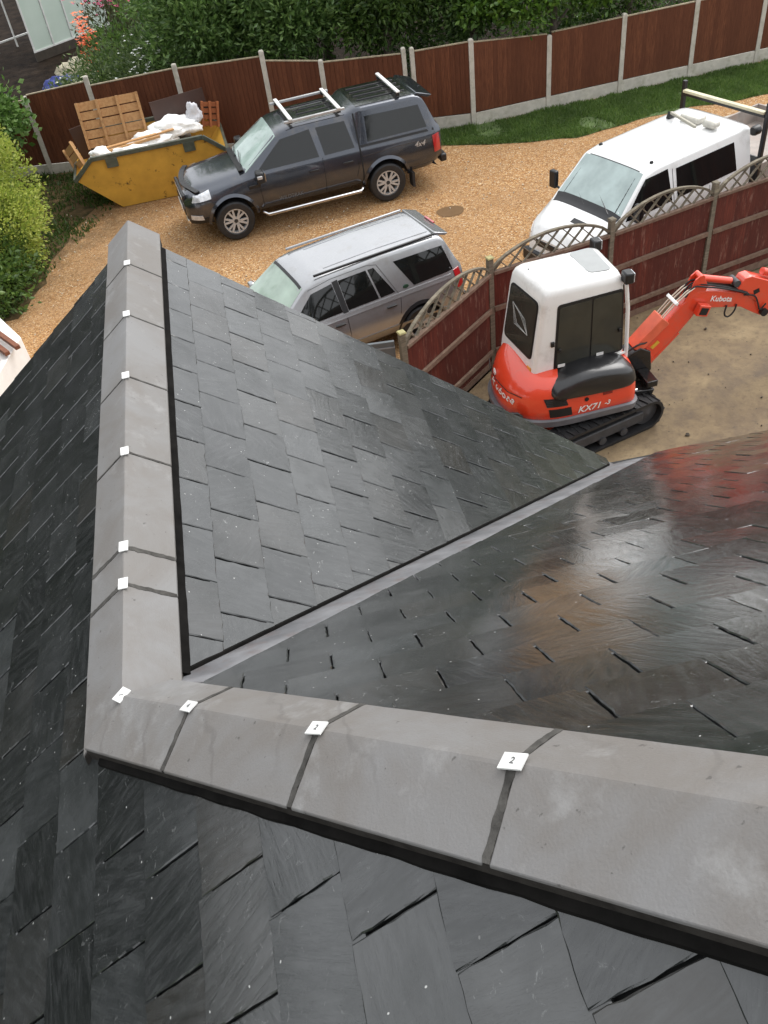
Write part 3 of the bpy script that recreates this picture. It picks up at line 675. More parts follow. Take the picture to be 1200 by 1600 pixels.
for i, p in enumerate(np_):
    mb = MB(); mb.box(p-NL+V((0, 0, nh[i]/2)), (.085, .085, nh[i]), Matrix.Rotation(.25, 3, 'Z')); mb.build('post', GW, nf, bevel=.006)
    mb = MB(); mb.box(p-NL+V((0, 0, nh[i]+.012)), (.11, .11, .022), Matrix.Rotation(.25, 3, 'Z'), .8); mb.build('post_cap', OLIVE if i < 2 else GW, nf, bevel=.003)
for i in range(len(np_)-1):
    a, b = np_[i]-NL, np_[i+1]-NL; d = b-a; L = d.length; d.normalize(); nrm = V((d.y, -d.x, 0)); a = a+d*.045; L -= .09
    zt = 1.60; mb = MB(); nb = int(L/.105)
    for k in range(nb):
        u0, u1 = L*k/nb, L*(k+1)/nb+.01; j = random.uniform(-.003, .003)
        p = [a+d*u0+nrm*(.0+j), a+d*u1+nrm*(.010+j), a+d*u1-nrm*.012, a+d*u0-nrm*.012]
        z0 = .06; mb.add([q+V((0, 0, z0)) for q in p]+[q+V((0, 0, zt)) for q in p], [(0, 1, 2, 3), (7, 6, 5, 4), (0, 4, 5, 1), (1, 5, 6, 2), (2, 6, 7, 3), (3, 7, 4, 0)])
    mb.build('board_panel', NW, nf)
    for z in (.28, 1.02):
        mb = MB(); mb.beam(a+nrm*.032+V((0, 0, z)), a+d*L+nrm*.032+V((0, 0, z)), .045, .075); mb.build('rail', RW, nf, bevel=.004)
    mb = MB(); mb.beam(a+nrm*.02+V((0, 0, zt+.02)), a+d*L+nrm*.02+V((0, 0, zt+.02)), .07, .05); mb.build('top_rail', RW, nf, bevel=.004)
    mb = MB(); mb.beam(a+V((0, 0, .03)), a+d*L+V((0, 0, .03)), .03, .15); mb.build('gravel_board', RW, nf)
    # arch + lattice
    def arch(t): return zt+.09+.30*(1-(2*t-1)**2)**.8
    mb = MB(); n = 18; pp = [a+d*L*t+V((0, 0, arch(t)))-nrm*.0 for t in [k/n for k in range(n+1)]]
    for off in (0,):
        for k in range(n): mb.beam(pp[k], pp[k+1]+(pp[k+1]-pp[k])*.08, .05, .034)
    mb.build('arch_rail', GW, nf)
    mb = MB(); k = -8; st = .25
    while k*st < L+.6:
        for sg, off in ((1, .010), (-1, -.010)):
            x0 = k*st; pts = []
            for q in range(41):
                zz = q/40*.42; xx = x0+sg*zz*1.0+(0 if sg == 1 else 0)
                if 0 <= xx <= L and zt+zz+.03 <= arch(xx/L): pts.append(a+d*xx+nrm*off+V((0, 0, zt+.03+zz)))
            if len(pts) > 1 and (pts[-1]-pts[0]).length > .05: mb.beam(pts[0], pts[-1], .016, .034, nrm)
        k += 1
    mb.build('lattice', GW, nf)
# grey gate leaf by the first post
GATE = M('grey_composite', (.085, .095, .10), .42, var=.12, vs=4, bump=.15, bs=80)
gt = tag(empty('side_gate', (1.58, 9.82, 0)), 'slate grey side gate with black handle beside olive topped fence post', 'gate'); gl = V(gt.location)
ga = V((1.52, 9.86, 0))-gl; gb_ = V((.62, 9.98, 0))-gl
mb = MB(); mb.beam(ga+V((0, 0, .88)), gb_+V((0, 0, .88)), .045, 1.70); mb.build('gate_leaf', GATE, gt, bevel=.008)
mb = MB(); mb.beam(ga+V((0, 0, 1.642)), gb_+V((0, 0, 1.642)), .06, .02); mb.build('top_trim', M('grey_trim', (.20, .21, .22), .4), gt)
dd_ = (gb_-ga).normalized(); nn_ = V((-dd_.y, dd_.x, 0)); nn_ = nn_ if nn_.y < 0 else -nn_
mb = MB(); c = ga+dd_*.14+nn_*.05+V((0, 0, 1.46)); mb.beam(c, c+dd_*.20, .018, .018); mb.beam(c, c-nn_*.03, .03, .05); mb.build('handle', BLACK, gt)

# ================================================================== SKIP
SK = 1.05
sk = tag(empty('skip', (-1.865, 21.10, 0), radians(2), SK), 'battered yellow skip with dark green rim, piled with white waste beside pickup', 'skip')
YEL = M('yellow_skip_paint', (.56, .31, .045), .5, var=.12, vs=4, bump=.25, bs=25, dirt=(.06, .03, .012), dirt_amt=1.0, dirt_s=2.6, dirt_lo=.60)
RIM = M('dark_green_rim', (.06, .068, .048), .5, var=.3, vs=9, bump=.3, bs=40, dirt=(.16, .13, .09), dirt_amt=.5)
def skip_shell(w0, w1):
    L = 1.62; prof = [(-L, .78), (-.86, 0), (.86, 0), (L, .78), (1.18, 1.16), (-1.18, 1.16)]
    return prof
mb = MB(); yb, yt = .72, .86
def sidept(x, z, s): return (x, s*(yb+(yt-yb)*min(1, z/1.16)), z)
outer = [(-1.62, .78), (-.86, 0), (.86, 0), (1.62, .78), (1.18, 1.16), (-1.18, 1.16)]
for s in (-1, 1):
    vs = [sidept(x, z, s) for x, z in outer]+[tuple(V(sidept(x, z, s))-V((0, s*.012, 0))) for x, z in outer]
    mb.add(vs, [tuple(range(6)), tuple(range(11, 5, -1))]+[(i, i+6, (i+1) % 6+6, (i+1) % 6) for i in range(6)])
for (xa, za), (xb, zb) in (((-1.62, .78), (-.86, 0)), ((-.86, 0), (.86, 0)), ((.86, 0), (1.62, .78))):
    n = V((za-zb, 0, xb-xa)).normalized()*.012
    q = [V(sidept(xa, za, -1)), V(sidept(xb, zb, -1)), V(sidept(xb, zb, 1)), V(sidept(xa, za, 1))]
    mb.add([*q, *[p+n for p in q]], [(0, 1, 2, 3), (7, 6, 5, 4), (0, 4, 5, 1), (1, 5, 6, 2), (2, 6, 7, 3), (3, 7, 4, 0)])
mb.build('body', YEL, sk)
mb = MB()
for s in (-1, 1):
    pr = [(-1.64, .76), (-1.18, 1.16), (1.18, 1.16), (1.64, .76)]
    for a, b in zip(pr, pr[1:]): mb.beam(V(sidept(*a, s))+V((0, s*.015, 0)), V(sidept(*b, s))+V((0, s*.015, 0)), .075, .085)
for x in (-1.64, 1.64): mb.beam((x, -.8, .77), (x, .8, .77), .06, .06)
mb.build('rim', RIM, sk, bevel=.008)
for x in (-.78, .86):
    mb = MB(); mb.box((x, .885, 1.03), (.24, .06, .20)); mb.build('lifting_lug_plate', RIM, sk, bevel=.006)
    mb = MB(); mb.box((x, -.885, 1.03), (.24, .06, .20)); mb.build('lifting_lug_plate', RIM, sk, bevel=.006)
mb = MB(); mb.box((0, 0, .55), (1.9, 1.3, .5)); 
mb.build('rubble_fill', M('grey_rubble', (.25, .23, .2), .8, var=.4, vs=8, bump=.8, bs=14, bd=.05), sk)
SKM = sk.location
def skw(x, y, z):
    r = radians(2); return V((SKM.x+SK*(x*cos(r)-y*sin(r)), SKM.y+SK*(x*sin(r)+y*cos(r)), SK*z))
WASTE = M('white_insulation_waste', (.88, .88, .86), .7, var=.05, vs=5, bump=.6, bs=8, bd=.05)
def lump(name, c, r, mat, label, cat, group, seed, sq=.6):
    bm = bmesh.new(); bmesh.ops.create_icosphere(bm, subdivisions=4, radius=1)
    for v in bm.verts:
        n = noise.noise(V(v.co)*1.7+V((seed, 0, 0)))*.35+noise.noise(V(v.co)*4+V((seed, 3, 0)))*.20+abs(noise.noise(V(v.co)*9+V((seed, 3, 5))))*.14
        v.co = V((v.co.x*r[0], v.co.y*r[1], max(-.4, v.co.z)*r[2]))*(1+n)
    for f in bm.faces: f.smooth = True
    me = bpy.data.meshes.new(name); bm.to_mesh(me); bm.free(); me.materials.append(mat)
    o = bpy.data.objects.new(name, me); COL.objects.link(o); o.location = c
    return tag(o, label, cat, group)
lump('waste_sack', skw(.62, .28, 1.06), (.56, .33, .24), WASTE, 'largest heap of white waste, at the right of the skip', 'waste sack', 'white waste in the skip', 1)
lump('waste_sack', skw(.1, .0, .98), (.5, .3, .2), WASTE, 'white waste bulging at the foot of the big pallet', 'waste sack', 'white waste in the skip', 5)
lump('waste_sack', skw(-1.02, -.52, 1.08), (.24, .17, .17), WASTE, 'small white sack at the left end of the skip rim', 'waste sack', 'white waste in the skip', 3)
lump('waste_sack', skw(-.35, -.55, 1.04), (.5, .13, .12), WASTE, 'flat white scrap lying along the front rim of the skip', 'waste sack', 'white waste in the skip', 8)
lump('waste_sack', skw(1.12, .35, 1.22), (.17, .10, .27), M('clear_polythene', (.62, .62, .65), .25, var=.15), 'upright translucent bag beside the red pallet', 'waste sack', None, 12)
PINE = wood_mat('pine_pallet', (.55, .33, .155), (.33, .17, .07), (3, 3, 3), .65, (.10, .06, .03), .5)
PINEB = wood_mat('pine_pallet_clean', (.60, .36, .17), (.42, .23, .10), (3, 3, 3), .65)
REDP = wood_mat('orange_pallet', (.42, .15, .055), (.24, .08, .035), (3, 3, 3), .65)
def pallet(name, w, h, nb, ns, mat, label, loc, rot, gap=.25):
    r = empty(name, loc); r.rotation_euler = rot; tag(r, label, 'pallet')
    for k in range(nb):
        mb = MB(); z = h*(k+.5)/nb; mb.box((0, .0, z), (w, .02, h/nb*(1-gap)*random.uniform(.93, 1.05))); mb.build('board', mat, r)
    for k in range(ns):
        mb = MB(); x = -w/2+.03+(w-.06)*k/(ns-1); mb.box((x, -.045, h/2), (.055, .07, h)); mb.build('bearer', mat, r)
    return r
p = pallet('wooden_pallet', 1.42, .98, 5, 4, PINE, 'large pine pallet standing up in the yellow skip', skw(-.62, .38, .95), (radians(-14), 0, radians(2)), .12)
p = pallet('wooden_pallet', .42, .55, 4, 3, REDP, 'small orange pallet on end at the right end of the skip', skw(1.42, .55, .86), (radians(-8), radians(12), radians(8)), .3)
mb = MB(); mb.beam(skw(-.85, -.28, 1.13), skw(.62, -.05, 1.16), .09, .03); mb.beam(skw(-.83, -.38, 1.09), skw(.3, -.2, 1.12), .05, .05)
tag(mb.build('pine_plank', PINEB), 'pine plank lying across white waste in front of large pallet', 'plank')
mb = MB(); mb.add([V((-1.30, -.6, .95)), V((-1.58, .15, 1.0)), V((-1.62, .1, 1.42)), V((-1.52, -.62, 1.32))], [(0, 1, 2, 3)])
e = empty('wooden_crate_side', skw(-1.50, -.15, .78)); tag(e, 'pine crate side leaning out of the left end of the skip', 'crate side'); e.rotation_euler = (radians(6), radians(-28), radians(-62))
for k in range(3):
    mb = MB(); mb.box((0, 0, .09+k*.175), (.78, .02, .15)); mb.build('board', PINEB, e)
for x in (-.36, .36):
    mb = MB(); mb.box((x, -.035, .27), (.05, .05, .54)); mb.build('bearer', PINEB, e)
BROWNB = M('brown_sheet', (.06, .032, .025), .45, var=.2, vs=2)
mb = MB(); mb.beam(skw(.25, .62, 1.28), skw(1.45, .75, 1.34), .02, .62); tag(mb.build('brown_board', BROWNB), 'brown sheet standing behind white waste, right of large pallet', 'board')
mb = MB(); mb.beam(skw(-1.55, .62, 1.02), skw(-.95, .66, 1.1), .02, .72); tag(mb.build('brown_board', BROWNB), 'brown sheet standing left of the large pallet in the skip', 'board')
# ================================================================== VEHICLES
def lin(tab, x):
    if x <= tab[0][0]: return tab[0][1]
    for (a, p), (b, q) in zip(tab, tab[1:]):
        if x <= b: return p+(q-p)*(x-a)/(b-a)
    return tab[-1][1]
class Body:
    """profile tables along x (front = +x) -> one closed shell; panels are laid on its surface"""
    def __init__(s, T, x0, x1, sm=.05): s.T = T; s.x0 = x0; s.x1 = x1; s.s = sm
    def k(s, key, x):
        t = s.T[key]
        if not hasattr(t, '__len__'): return t
        return (lin(t, x-s.s)+lin(t, x-s.s/2)+lin(t, x)*2+lin(t, x+s.s/2)+lin(t, x+s.s))/6
    def sec(s, x):
        g = lambda n: s.k(n, x)
        zb, zm, zs, zr, zc = g('zb'), g('zm'), g('zs'), g('zr'), g('zc')
        yb, ym, ys, yr = g('yb'), g('ym'), g('ys'), g('yr')
        return chaikin([(0, zb), (yb*.9, zb), (yb, zb+.04), (ym, (zb+zm)/2), (ym, zm), (ys+.3*(ym-ys), zm+(zs-zm)*.85), (ys, zs), (yr+.12*(ys-yr), zr-.12*(zr-zs)), (yr, zr), (yr*.8, zr+(zc-zr)*.75), (yr*.4, zc), (0, zc)], 2)
    def Y(s, x, z):
        P = s.sec(x); best = None
        for (y0, z0), (y1, z1) in zip(P, P[1:]):
            if min(z0, z1)-1e-6 <= z <= max(z0, z1)+1e-6 and abs(z1-z0) > 1e-6:
                y = y0+(y1-y0)*(z-z0)/(z1-z0)
                if best is None or y > best: best = y
        return best if best is not None else max(p[0] for p in P)
    def Z(s, x, y):
        P = s.sec(x); y = abs(y); best = -9
        for (y0, z0), (y1, z1) in zip(P, P[1:]):
            if min(y0, y1)-1e-6 <= y <= max(y0, y1)+1e-6 and abs(y1-y0) > 1e-6: best = max(best, z0+(z1-z0)*(y-y0)/(y1-y0))
        return best if best > -9 else s.k('zm', x)
    def shell(s, name, mats, parent, wheels=(), n=72, wy=.55):
        xs = [s.x0+(s.x1-s.x0)*i/n for i in range(n+1)]
        rings = []
        for x in xs:
            P = s.sec(x); rings.append([(x, y, z) for y, z in P]+[(x, -y, z) for y, z in P[-2:0:-1]])
        mb = MB(); mb.loft(rings)
        o = mb.build(name, mats[0], parent, sharp=38); o.data.materials.append(mats[1])
        for wx, wz, r in wheels:
            for sg in (-1, 1):
                bm = bmesh.new(); bmesh.ops.create_cone(bm, cap_ends=True, segments=40, radius1=r, radius2=r, depth=.8)
                bmesh.ops.rotate(bm, verts=bm.verts, cent=(0, 0, 0), matrix=Matrix.Rotation(pi/2, 3, 'X')); bmesh.ops.translate(bm, verts=bm.verts, vec=(wx, sg*(wy+.4), wz))
                me = bpy.data.meshes.new('c'); bm.to_mesh(me); bm.free(); me.materials.append(mats[1]); c = bpy.data.objects.new('c', me); COL.objects.link(c); c.parent = parent
                m = o.modifiers.new('b', 'BOOLEAN'); m.object = c; m.operation = 'DIFFERENCE'; m.solver = 'EXACT'; m.material_mode = 'TRANSFER' if hasattr(m, 'material_mode') else None
                dg = bpy.context.evaluated_depsgraph_get(); dg.update(); nm = bpy.data.meshes.new_from_object(o.evaluated_get(dg))
                o.modifiers.clear(); old = o.data; o.data = nm; bpy.data.meshes.remove(old); bpy.data.objects.remove(c)
        o.data.name = name; o.data.set_sharp_from_angle(angle=radians(38)); s.obj = o
        return o
    def grid(s, P, back):
        ny, nx = len(P), len(P[0]); m = nx*ny; vs = [p for r in P for p in r]+[p for r in back for p in r]; fs = []
        for j in range(ny-1):
            for i in range(nx-1):
                q = j*nx+i; fs += [(q, q+1, q+nx+1, q+nx), (m+q+nx, m+q+nx+1, m+q+1, m+q)]
        rim = [i for i in range(nx)]+[(j+1)*nx-1 for j in range(1, ny)]+[(ny-1)*nx+i for i in range(nx-2, -1, -1)]+[j*nx for j in range(ny-2, 0, -1)]
        for a, b in zip(rim, rim[1:]+rim[:1]): fs.append((a, a+m, b+m, b))
        return vs, fs
    def side(s, q, sg, name, mat, off=.006, nx=8, ny=5, parent=None, th=.02, curve=0):
        """q: four (x,z) corners: bottom-rear, bottom-front, top-front, top-rear"""
        P, B = [], []
        for j in range(ny+1):
            v = j/ny; a, b = [], []
            for i in range(nx+1):
                u = i/nx
                # rounded corners by pulling the corners of the grid in
                x = (q[0][0]*(1-u)+q[1][0]*u)*(1-v)+(q[3][0]*(1-u)+q[2][0]*u)*v; z = (q[0][1]*(1-u)+q[1][1]*u)*(1-v)+(q[3][1]*(1-u)+q[2][1]*u)*v
                z += curve*4*u*(1-u)*v
                y = s.Y(x, z); a.append((x, sg*(y+off), z)); b.append((x, sg*(y+off-th), z))
            P.append(a); B.append(b)
        mb = MB(); mb.add(*s.grid(P, B), smooth=True); return mb.build(name, mat, parent or s.obj.parent, sharp=40, bevel=0)
    def top(s, q, name, mat, off=.006, nx=8, ny=8, parent=None, th=.02):
        """q: four (x,y) corners"""
        P, B = [], []
        for j in range(ny+1):
            v = j/ny; a, b = [], []
            for i in range(nx+1):
                u = i/nx
                x = (q[0][0]*(1-u)+q[1][0]*u)*(1-v)+(q[3][0]*(1-u)+q[2][0]*u)*v; y = (q[0][1]*(1-u)+q[1][1]*u)*(1-v)+(q[3][1]*(1-u)+q[2][1]*u)*v
                z = s.Z(x, y); a.append((x, y, z+off)); b.append((x, y, z+off-th))
            P.append(a); B.append(b)
        mb = MB(); mb.add(*s.grid(P, B), smooth=True); return mb.build(name, mat, parent or s.obj.parent, sharp=40)
    def seam(s, pts, sg, mat, name='door_seam', w=.009, top=False, off=.0015):
        mb = MB(); out = []
        for (a, b) in zip(pts, pts[1:]):
            n = max(1, int(math.hypot(b[0]-a[0], b[1]-a[1])/.05))
            for i in range(n): out.append((a[0]+(b[0]-a[0])*i/n, a[1]+(b[1]-a[1])*i/n))
        out.append(pts[-1]); W = []
        for x, t in out: W.append(V((x, t*1.0, s.Z(x, t)+off)) if top else V((x, sg*(s.Y(x, t)+off), t)))
        for a, b in zip(W, W[1:]): mb.beam(a, b, w, w*.6)
        return mb.build(name, mat, s.obj.parent)
SILV = M('bright_alloy', (.46, .46, .46), .28, metal=.35, var=.08)
DISC = M('dark_wheel_gap', (.02, .02, .02), .5)
TYRE = M('wet_tyre', (.014, .014, .015), .5, var=.3, vs=12, bump=.3, bs=70)
SEAM = M('panel_gap', (.004, .004, .004), .7)
CHR = M('chrome', (.75, .75, .76), .15, metal=1, var=.05)
GLS = glass_mat('dark_car_glass', (.006, .007, .007)); WSC = glass_mat('windscreen_glass', (.30, .38, .35), .03)
LAMP = M('clear_headlamp', (.62, .64, .66), .08, metal=.3, var=.25, vs=18, coat=1)
REDL = M('red_tail_lamp', (.35, .012, .015), .12, var=.2, coat=1)
AMB = M('amber_lens', (.75, .30, .03), .2, coat=.5)
WHT = M('white_lettering', (.78, .78, .76), .5, var=.03)
def wheel(parent, loc, R, w, sg, rr, spokes=6, twin=True, mat=SILV):
    h = w/2; t = MB(); t.lathe([(rr, -h*.85), (rr+.02, -h), (R-.035, -h), (R-.008, -h*.8), (R, -h*.45), (R, h*.45), (R-.008, h*.8), (R-.035, h), (rr+.02, h), (rr, h*.85), (rr-.01, 0), (rr, -h*.85)], seg=48)
    wo_ = t.build('wheel', TYRE, parent, loc)
    r = MB(); f = sg*h*.78
    r.lathe([(rr+.005, f), (rr+.004, f+sg*.012), (rr-.022, f+sg*.010), (rr-.028, f-sg*.05), (rr-.03, -f)], seg=48)
    for i in range(spokes):
        a = 2*pi*i/spokes+.2
        for dd in ((-.21, .21) if twin else (0,)):
            p0 = V((cos(a+dd*.62)*rr*.30, f-sg*.005, sin(a+dd*.62)*rr*.30)); p1 = V((cos(a+dd)*(rr-.015), f+sg*.004, sin(a+dd)*(rr-.015)))
            r.beam(p0, p1, .040 if twin else .05, .022, (0, 1, 0))
        # spoke web joining each pair at the rim
    r.lathe([(0.001, f+sg*.004), (rr*.30, f+sg*.002), (rr*.34, f-sg*.02)], seg=24)
    r.build('rim', mat, wo_)
    d = MB(); d.lathe([(0.001, f-sg*.055), (rr-.03, f-sg*.055), (rr-.03, f-sg*.07)], seg=32); d.build('brake_disc', DISC, wo_)
    d = MB(); d.lathe([(0.001, f+sg*.012), (rr*.15, f+sg*.010), (rr*.17, f+sg*.002)], seg=20); d.build('hub_cap', DISC, wo_)
    return wo_
def mirror(parent, x, y, z, sg, mat, cap=None, size=(.13, .17, .17)):
    m = MB(); m.box((x, sg*(y+.09), z), size, None, .85); o = m.build('door_mirror', mat, parent, bevel=.03)
    m = MB(); m.beam((x, sg*(y-.05), z-.05), (x, sg*(y+.06), z-.04), .06, .04); m.build('mirror_arm', BLACK, o)
    m = MB(); m.box((x-size[0]/2-.004, sg*(y+.09), z), (.008, size[1]*.8, size[2]*.75)); m.build('mirror_glass', CHR, o)
    return o
def arch_trim(parent, B, wx, wz, r, mat, sg, w=.075, off=.03):
    mb = MB(); n = 26; inn, out = [], []
    vs = []
    for i in range(n+1):
        a = pi*(-.06+1.12*i/n)
        for rr in (r-.005, r+w):
            x, z = wx+rr*cos(a), wz+rr*sin(a); z = max(z, B.k('zb', x)+.0)
            y = B.Y(x, max(z, B.k('zb', x)+.05)); vs.append((x, sg*(y+off*(1 if rr < r else .25)), z)); vs.append((x, sg*(y-.05), z))
    fs = []
    for i in range(n):
        q = 4*i; fs += [(q, q+2, q+6, q+4), (q+1, q+5, q+7, q+3), (q, q+4, q+5, q+1), (q+2, q+3, q+7, q+6)]
    fs += [(0, 1, 3, 2), (4*n, 4*n+2, 4*n+3, 4*n+1)]
    mb.add(vs, fs, True); return mb.build('wheel_arch', mat, parent, sharp=45)

# ---- pickup
PG = paint('dark_blue_grey_paint', (.055, .062, .078), .75, .24)
tr = tag(empty('pickup_truck', (1.275, 18.60, 0), radians(186.8), 1.03), 'dark blue grey double cab pickup with roof bars and rear canopy by yellow skip', 'pickup truck')
T = dict(zb=[(-2.85, .55), (-2.5, .46), (2.2, .42), (2.5, .40)], zm=[(-2.85, .85), (2.1, .85), (2.5, .80)], zs=[(-2.85, 1.15), (-1.2, 1.18), (.9, 1.16), (1.2, 1.13), (2.25, 1.02), (2.42, .92), (2.5, .84)],
  zr=[(-2.85, 1.20), (-2.80, 1.26), (-2.56, 1.80), (-2.4, 1.86), (-1.16, 1.87), (-1.08, 1.80), (.05, 1.79), (.42, 1.73), (1.22, 1.17), (2.2, 1.06), (2.42, .98), (2.5, .90)],
  zc=[(-2.85, 1.24), (-2.80, 1.30), (-2.56, 1.84), (-2.4, 1.90), (-1.16, 1.91), (-1.08, 1.84), (.05, 1.83), (.42, 1.77), (1.22, 1.23), (2.2, 1.12), (2.42, 1.02), (2.5, .92)],
  yb=[(-2.85, .74), (-2.6, .84), (2.0, .86), (2.35, .74), (2.5, .55)], ym=[(-2.85, .80), (-2.7, .90), (-1.0, .925), (1.9, .925), (2.25, .86), (2.42, .72), (2.5, .58)],
  ys=[(-2.85, .78), (-2.7, .85), (.9, .86), (1.25, .86), (2.0, .83), (2.3, .74), (2.5, .52)], yr=[(-2.85, .74), (-2.7, .72), (-2.5, .68), (-1.16, .68), (-1.08, .62), (.3, .61), (.5, .62), (1.15, .74), (2.0, .70), (2.3, .60), (2.5, .44)])
B = Body(T, -2.85, 2.5); WX = 1.61
B.shell('body', (PG, DISC), tr, [(WX, .42, .47), (-WX, .42, .47)])
for sg in (1, -1):
    B.side([(-.30+.02, 1.21), (.98, 1.20), (.40, 1.64), (-.20, 1.70)], sg, 'front_side_window', GLS)
    B.side([(-1.02, 1.22), (-.40, 1.21), (-.33, 1.70), (-.92, 1.70)], sg, 'rear_side_window', GLS)
    B.side([(-2.56, 1.28), (-1.30, 1.27), (-1.32, 1.72), (-2.44, 1.70)], sg, 'canopy_window', GLS)
    B.side([(-2.70, 1.19), (-1.14, 1.19), (-1.14, 1.235), (-2.70, 1.235)], sg, 'canopy_seal', BLACK, .004)
    B.seam([(-1.12, .50), (-1.12, 1.0), (-1.11, 1.80)], sg, SEAM, 'cab_gap', .028)
    B.seam([(-.32, .52), (-.34, 1.18)], sg, SEAM); B.seam([(.98, .52), (1.0, .95), (.93, 1.17)], sg, SEAM)
    B.seam([(-1.05, 1.0), (-1.04, .85), (-.98, .68)], sg, SEAM)
    B.seam([(-2.66, 1.05), (-1.95, 1.06), (-1.15, 1.03)], sg, PG, 'shoulder_crease', .014)
    for x in (.03-.15, -.83):
        m = MB(); yy = B.Y(x, 1.0); m.beam((x-.10, sg*(yy+.03), 1.0), (x+.10, sg*(yy+.03), 1.0), .035, .03); m.build('door_handle', BLACK, tr, bevel=.008)
    wheel(tr, (WX, sg*.80, .39), .39, .265, sg, .245); wheel(tr, (-WX, sg*.80, .39), .39, .265, sg, .245)
    arch_trim(tr, B, WX, .42, .47, PG, sg, .05, .035); arch_trim(tr, B, -WX, .42, .47, PG, sg, .05, .035)
    mirror(tr, .98, .93, 1.18, sg, BLACK, size=(.17, .25, .21))
    m = MB(); m.box((1.0, sg*1.135, 1.20), (.10, .05, .06)); m.build('mirror_indicator', SILV, tr, bevel=.01)
    m = MB(); m.tube([(1.02, sg*.90, .42), (.95, sg*1.0, .40), (-1.0, sg*1.0, .40), (-1.08, sg*.90, .42)], .035, 10); m.build('side_step', CHR, tr)
    B.side([(1.98, .93), (2.36, .88), (2.30, 1.00), (1.98, 1.07)], sg, 'headlight', LAMP, .010)
    B.side([(2.20, .53), (2.44, .53), (2.43, .63), (2.22, .63)], sg, 'fog_light', LAMP, .012)
    B.side([(-2.82, .78), (-2.66, .78), (-2.64, 1.10), (-2.80, 1.12)], sg, 'tail_light', REDL, .014)
    B.side([(-2.70, .50), (-2.02, .47), (-2.0, .54), (-2.70, .60)], sg, 'lower_sill', PG, .004)
    B.side([(2.02, .44), (2.46, .44), (2.46, .52), (2.02, .60)], sg, 'bumper_corner', BLACK, .01)
    m = MB(); m.beam((.25, sg*.60, 1.90), (-.98, sg*.60, 1.91), .05, .05); m.build('roof_rail', SILV, tr, bevel=.01)
    m = MB(); m.box((1.10, sg*.935, .98), (.24, .02, .07)); m.build('side_vent', BLACK, tr, bevel=.01)
    m = MB(); m.box((-2.16, sg*.83, .33), (.05, .22, .30)); m.build('mud_flap', DARKRUB, tr)
B.top([(.47, -.60), (1.20, -.72), (1.20, .72), (.47, .60)], 'windscreen', WSC, .006)
m = MB(); m.beam((1.27, -.66, 1.235), (1.27, .66, 1.235), .10, .02); m.build('scuttle', BLACK, tr)
m = MB(); m.beam((1.24, .5, 1.245), (1.14, -.15, 1.325), .014, .02); m.build('wiper', BLACK, tr); m = MB(); m.beam((1.24, -.1, 1.26), (1.14, -.62, 1.29), .014, .02); m.build('wiper', BLACK, tr)
B.top([(-2.36, -.60), (-1.2, -.60), (-1.2, .60), (-2.36, .60)], 'canopy_roof', paint('gloss_black_canopy', (.010, .011, .012), 0, .2), .008)
B.top([(-.92, -.52), (.15, -.52), (.15, .52), (-.92, .52)], 'roof_panel', paint('black_roof', (.012, .013, .015), 0, .2), .004)
for y in (-.36, -.12, .12, .36):
    m = MB(); m.beam((-2.3, y, B.Z(-2.3, y)+.012), (-1.3, y, B.Z(-1.3, y)+.012), .045, .022); m.build('roof_rib', BLACK, tr, bevel=.006)
    m = MB(); m.beam((-.88, y, B.Z(-.88, y)+.008), (-.1, y, B.Z(-.1, y)+.008), .035, .014); m.build('roof_rib', BLACK, tr, bevel=.004)
for x, z in ((.12, 1.95), (-.86, 1.95), (-2.08, 1.995)):
    m = MB(); m.beam((x, -.66, z), (x, .66, z), .075, .035); b = m.build('roof_bar', M('white_roof_bar', (.74, .74, .72), .35, var=.05) if 'white_roof_bar' not in bpy.data.materials else bpy.data.materials['white_roof_bar'], tr, bevel=.01)
    for yy in (-.59, .59):
        m = MB(); m.box((x, yy, z-.05), (.08, .05, .09)); m.build('bar_foot', BLACK, b, bevel=.008)
m = MB(); m.prism([(-2.78, 1.80), (-2.45, 1.905), (-2.40, 1.86), (-2.70, 1.76)], 'y', -.64, .64); m.build('rear_spoiler', PG, tr, bevel=.012)
m = MB(); m.box((2.47, 0, .90), (.07, 1.06, .16)); m.build('grille', BLACK, tr, bevel=.02)
m = MB(); m.box((2.505, 0, .90), (.02, .9, .05)); m.build('grille_bar', CHR, tr, bevel=.005)
m = MB(); m.box((2.46, 0, .47), (.10, 1.2, .10)); m.build('skid_plate', CHR, tr, bevel=.02)
m = MB(); m.box((2.47, 0, .66), (.09, 1.1, .14)); m.build('lower_grille', BLACK, tr, bevel=.02)
m = MB(); m.box((2.525, 0, .62), (.01, .52, .11)); m.build('number_plate', WHT, tr)
pts = [(2.36, y) for y in (-.62, -.5, -.3, 0, .3, .5, .62)]
m = MB()
pp = [(2.20-.0+ .19*(1-(y/.74)**2), y) for y in [-.74+1.48*i/16 for i in range(17)]]
W_ = [V((x, y, B.Z(x, y*.93)+.02)) for x, y in pp]
for a, b in zip(W_, W_[1:]): m.beam(a, b+(b-a)*.05, .10, .018)
m.build('bonnet_guard', BLACK, tr)
m = MB(); m.box((-2.90, 0, .56), (.14, 1.56, .16)); m.build('rear_bumper', BLACK, tr, bevel=.03)
m = MB(); m.tube([(-.15, 0, 1.84), (-.18, 0, 1.90)], .012, 6); m.build('aerial', BLACK, tr)
yy = B.Y(-2.38, 1.02)
text_mesh('4x4', .15, SILV, tr, 'badge', frame_mtx((-2.36, yy+.008, 1.00), (-1, 0, 0), (0, 0, 1)), .002, .3)
text_mesh('WILDTRAK', .10, M('dull_grey_decal', (.09, .095, .10), .3), tr, 'door_decal', frame_mtx((.42, B.Y(.42, .62)+.007, .62), (-1, 0, 0), (0, 0, 1)), .001, .1)

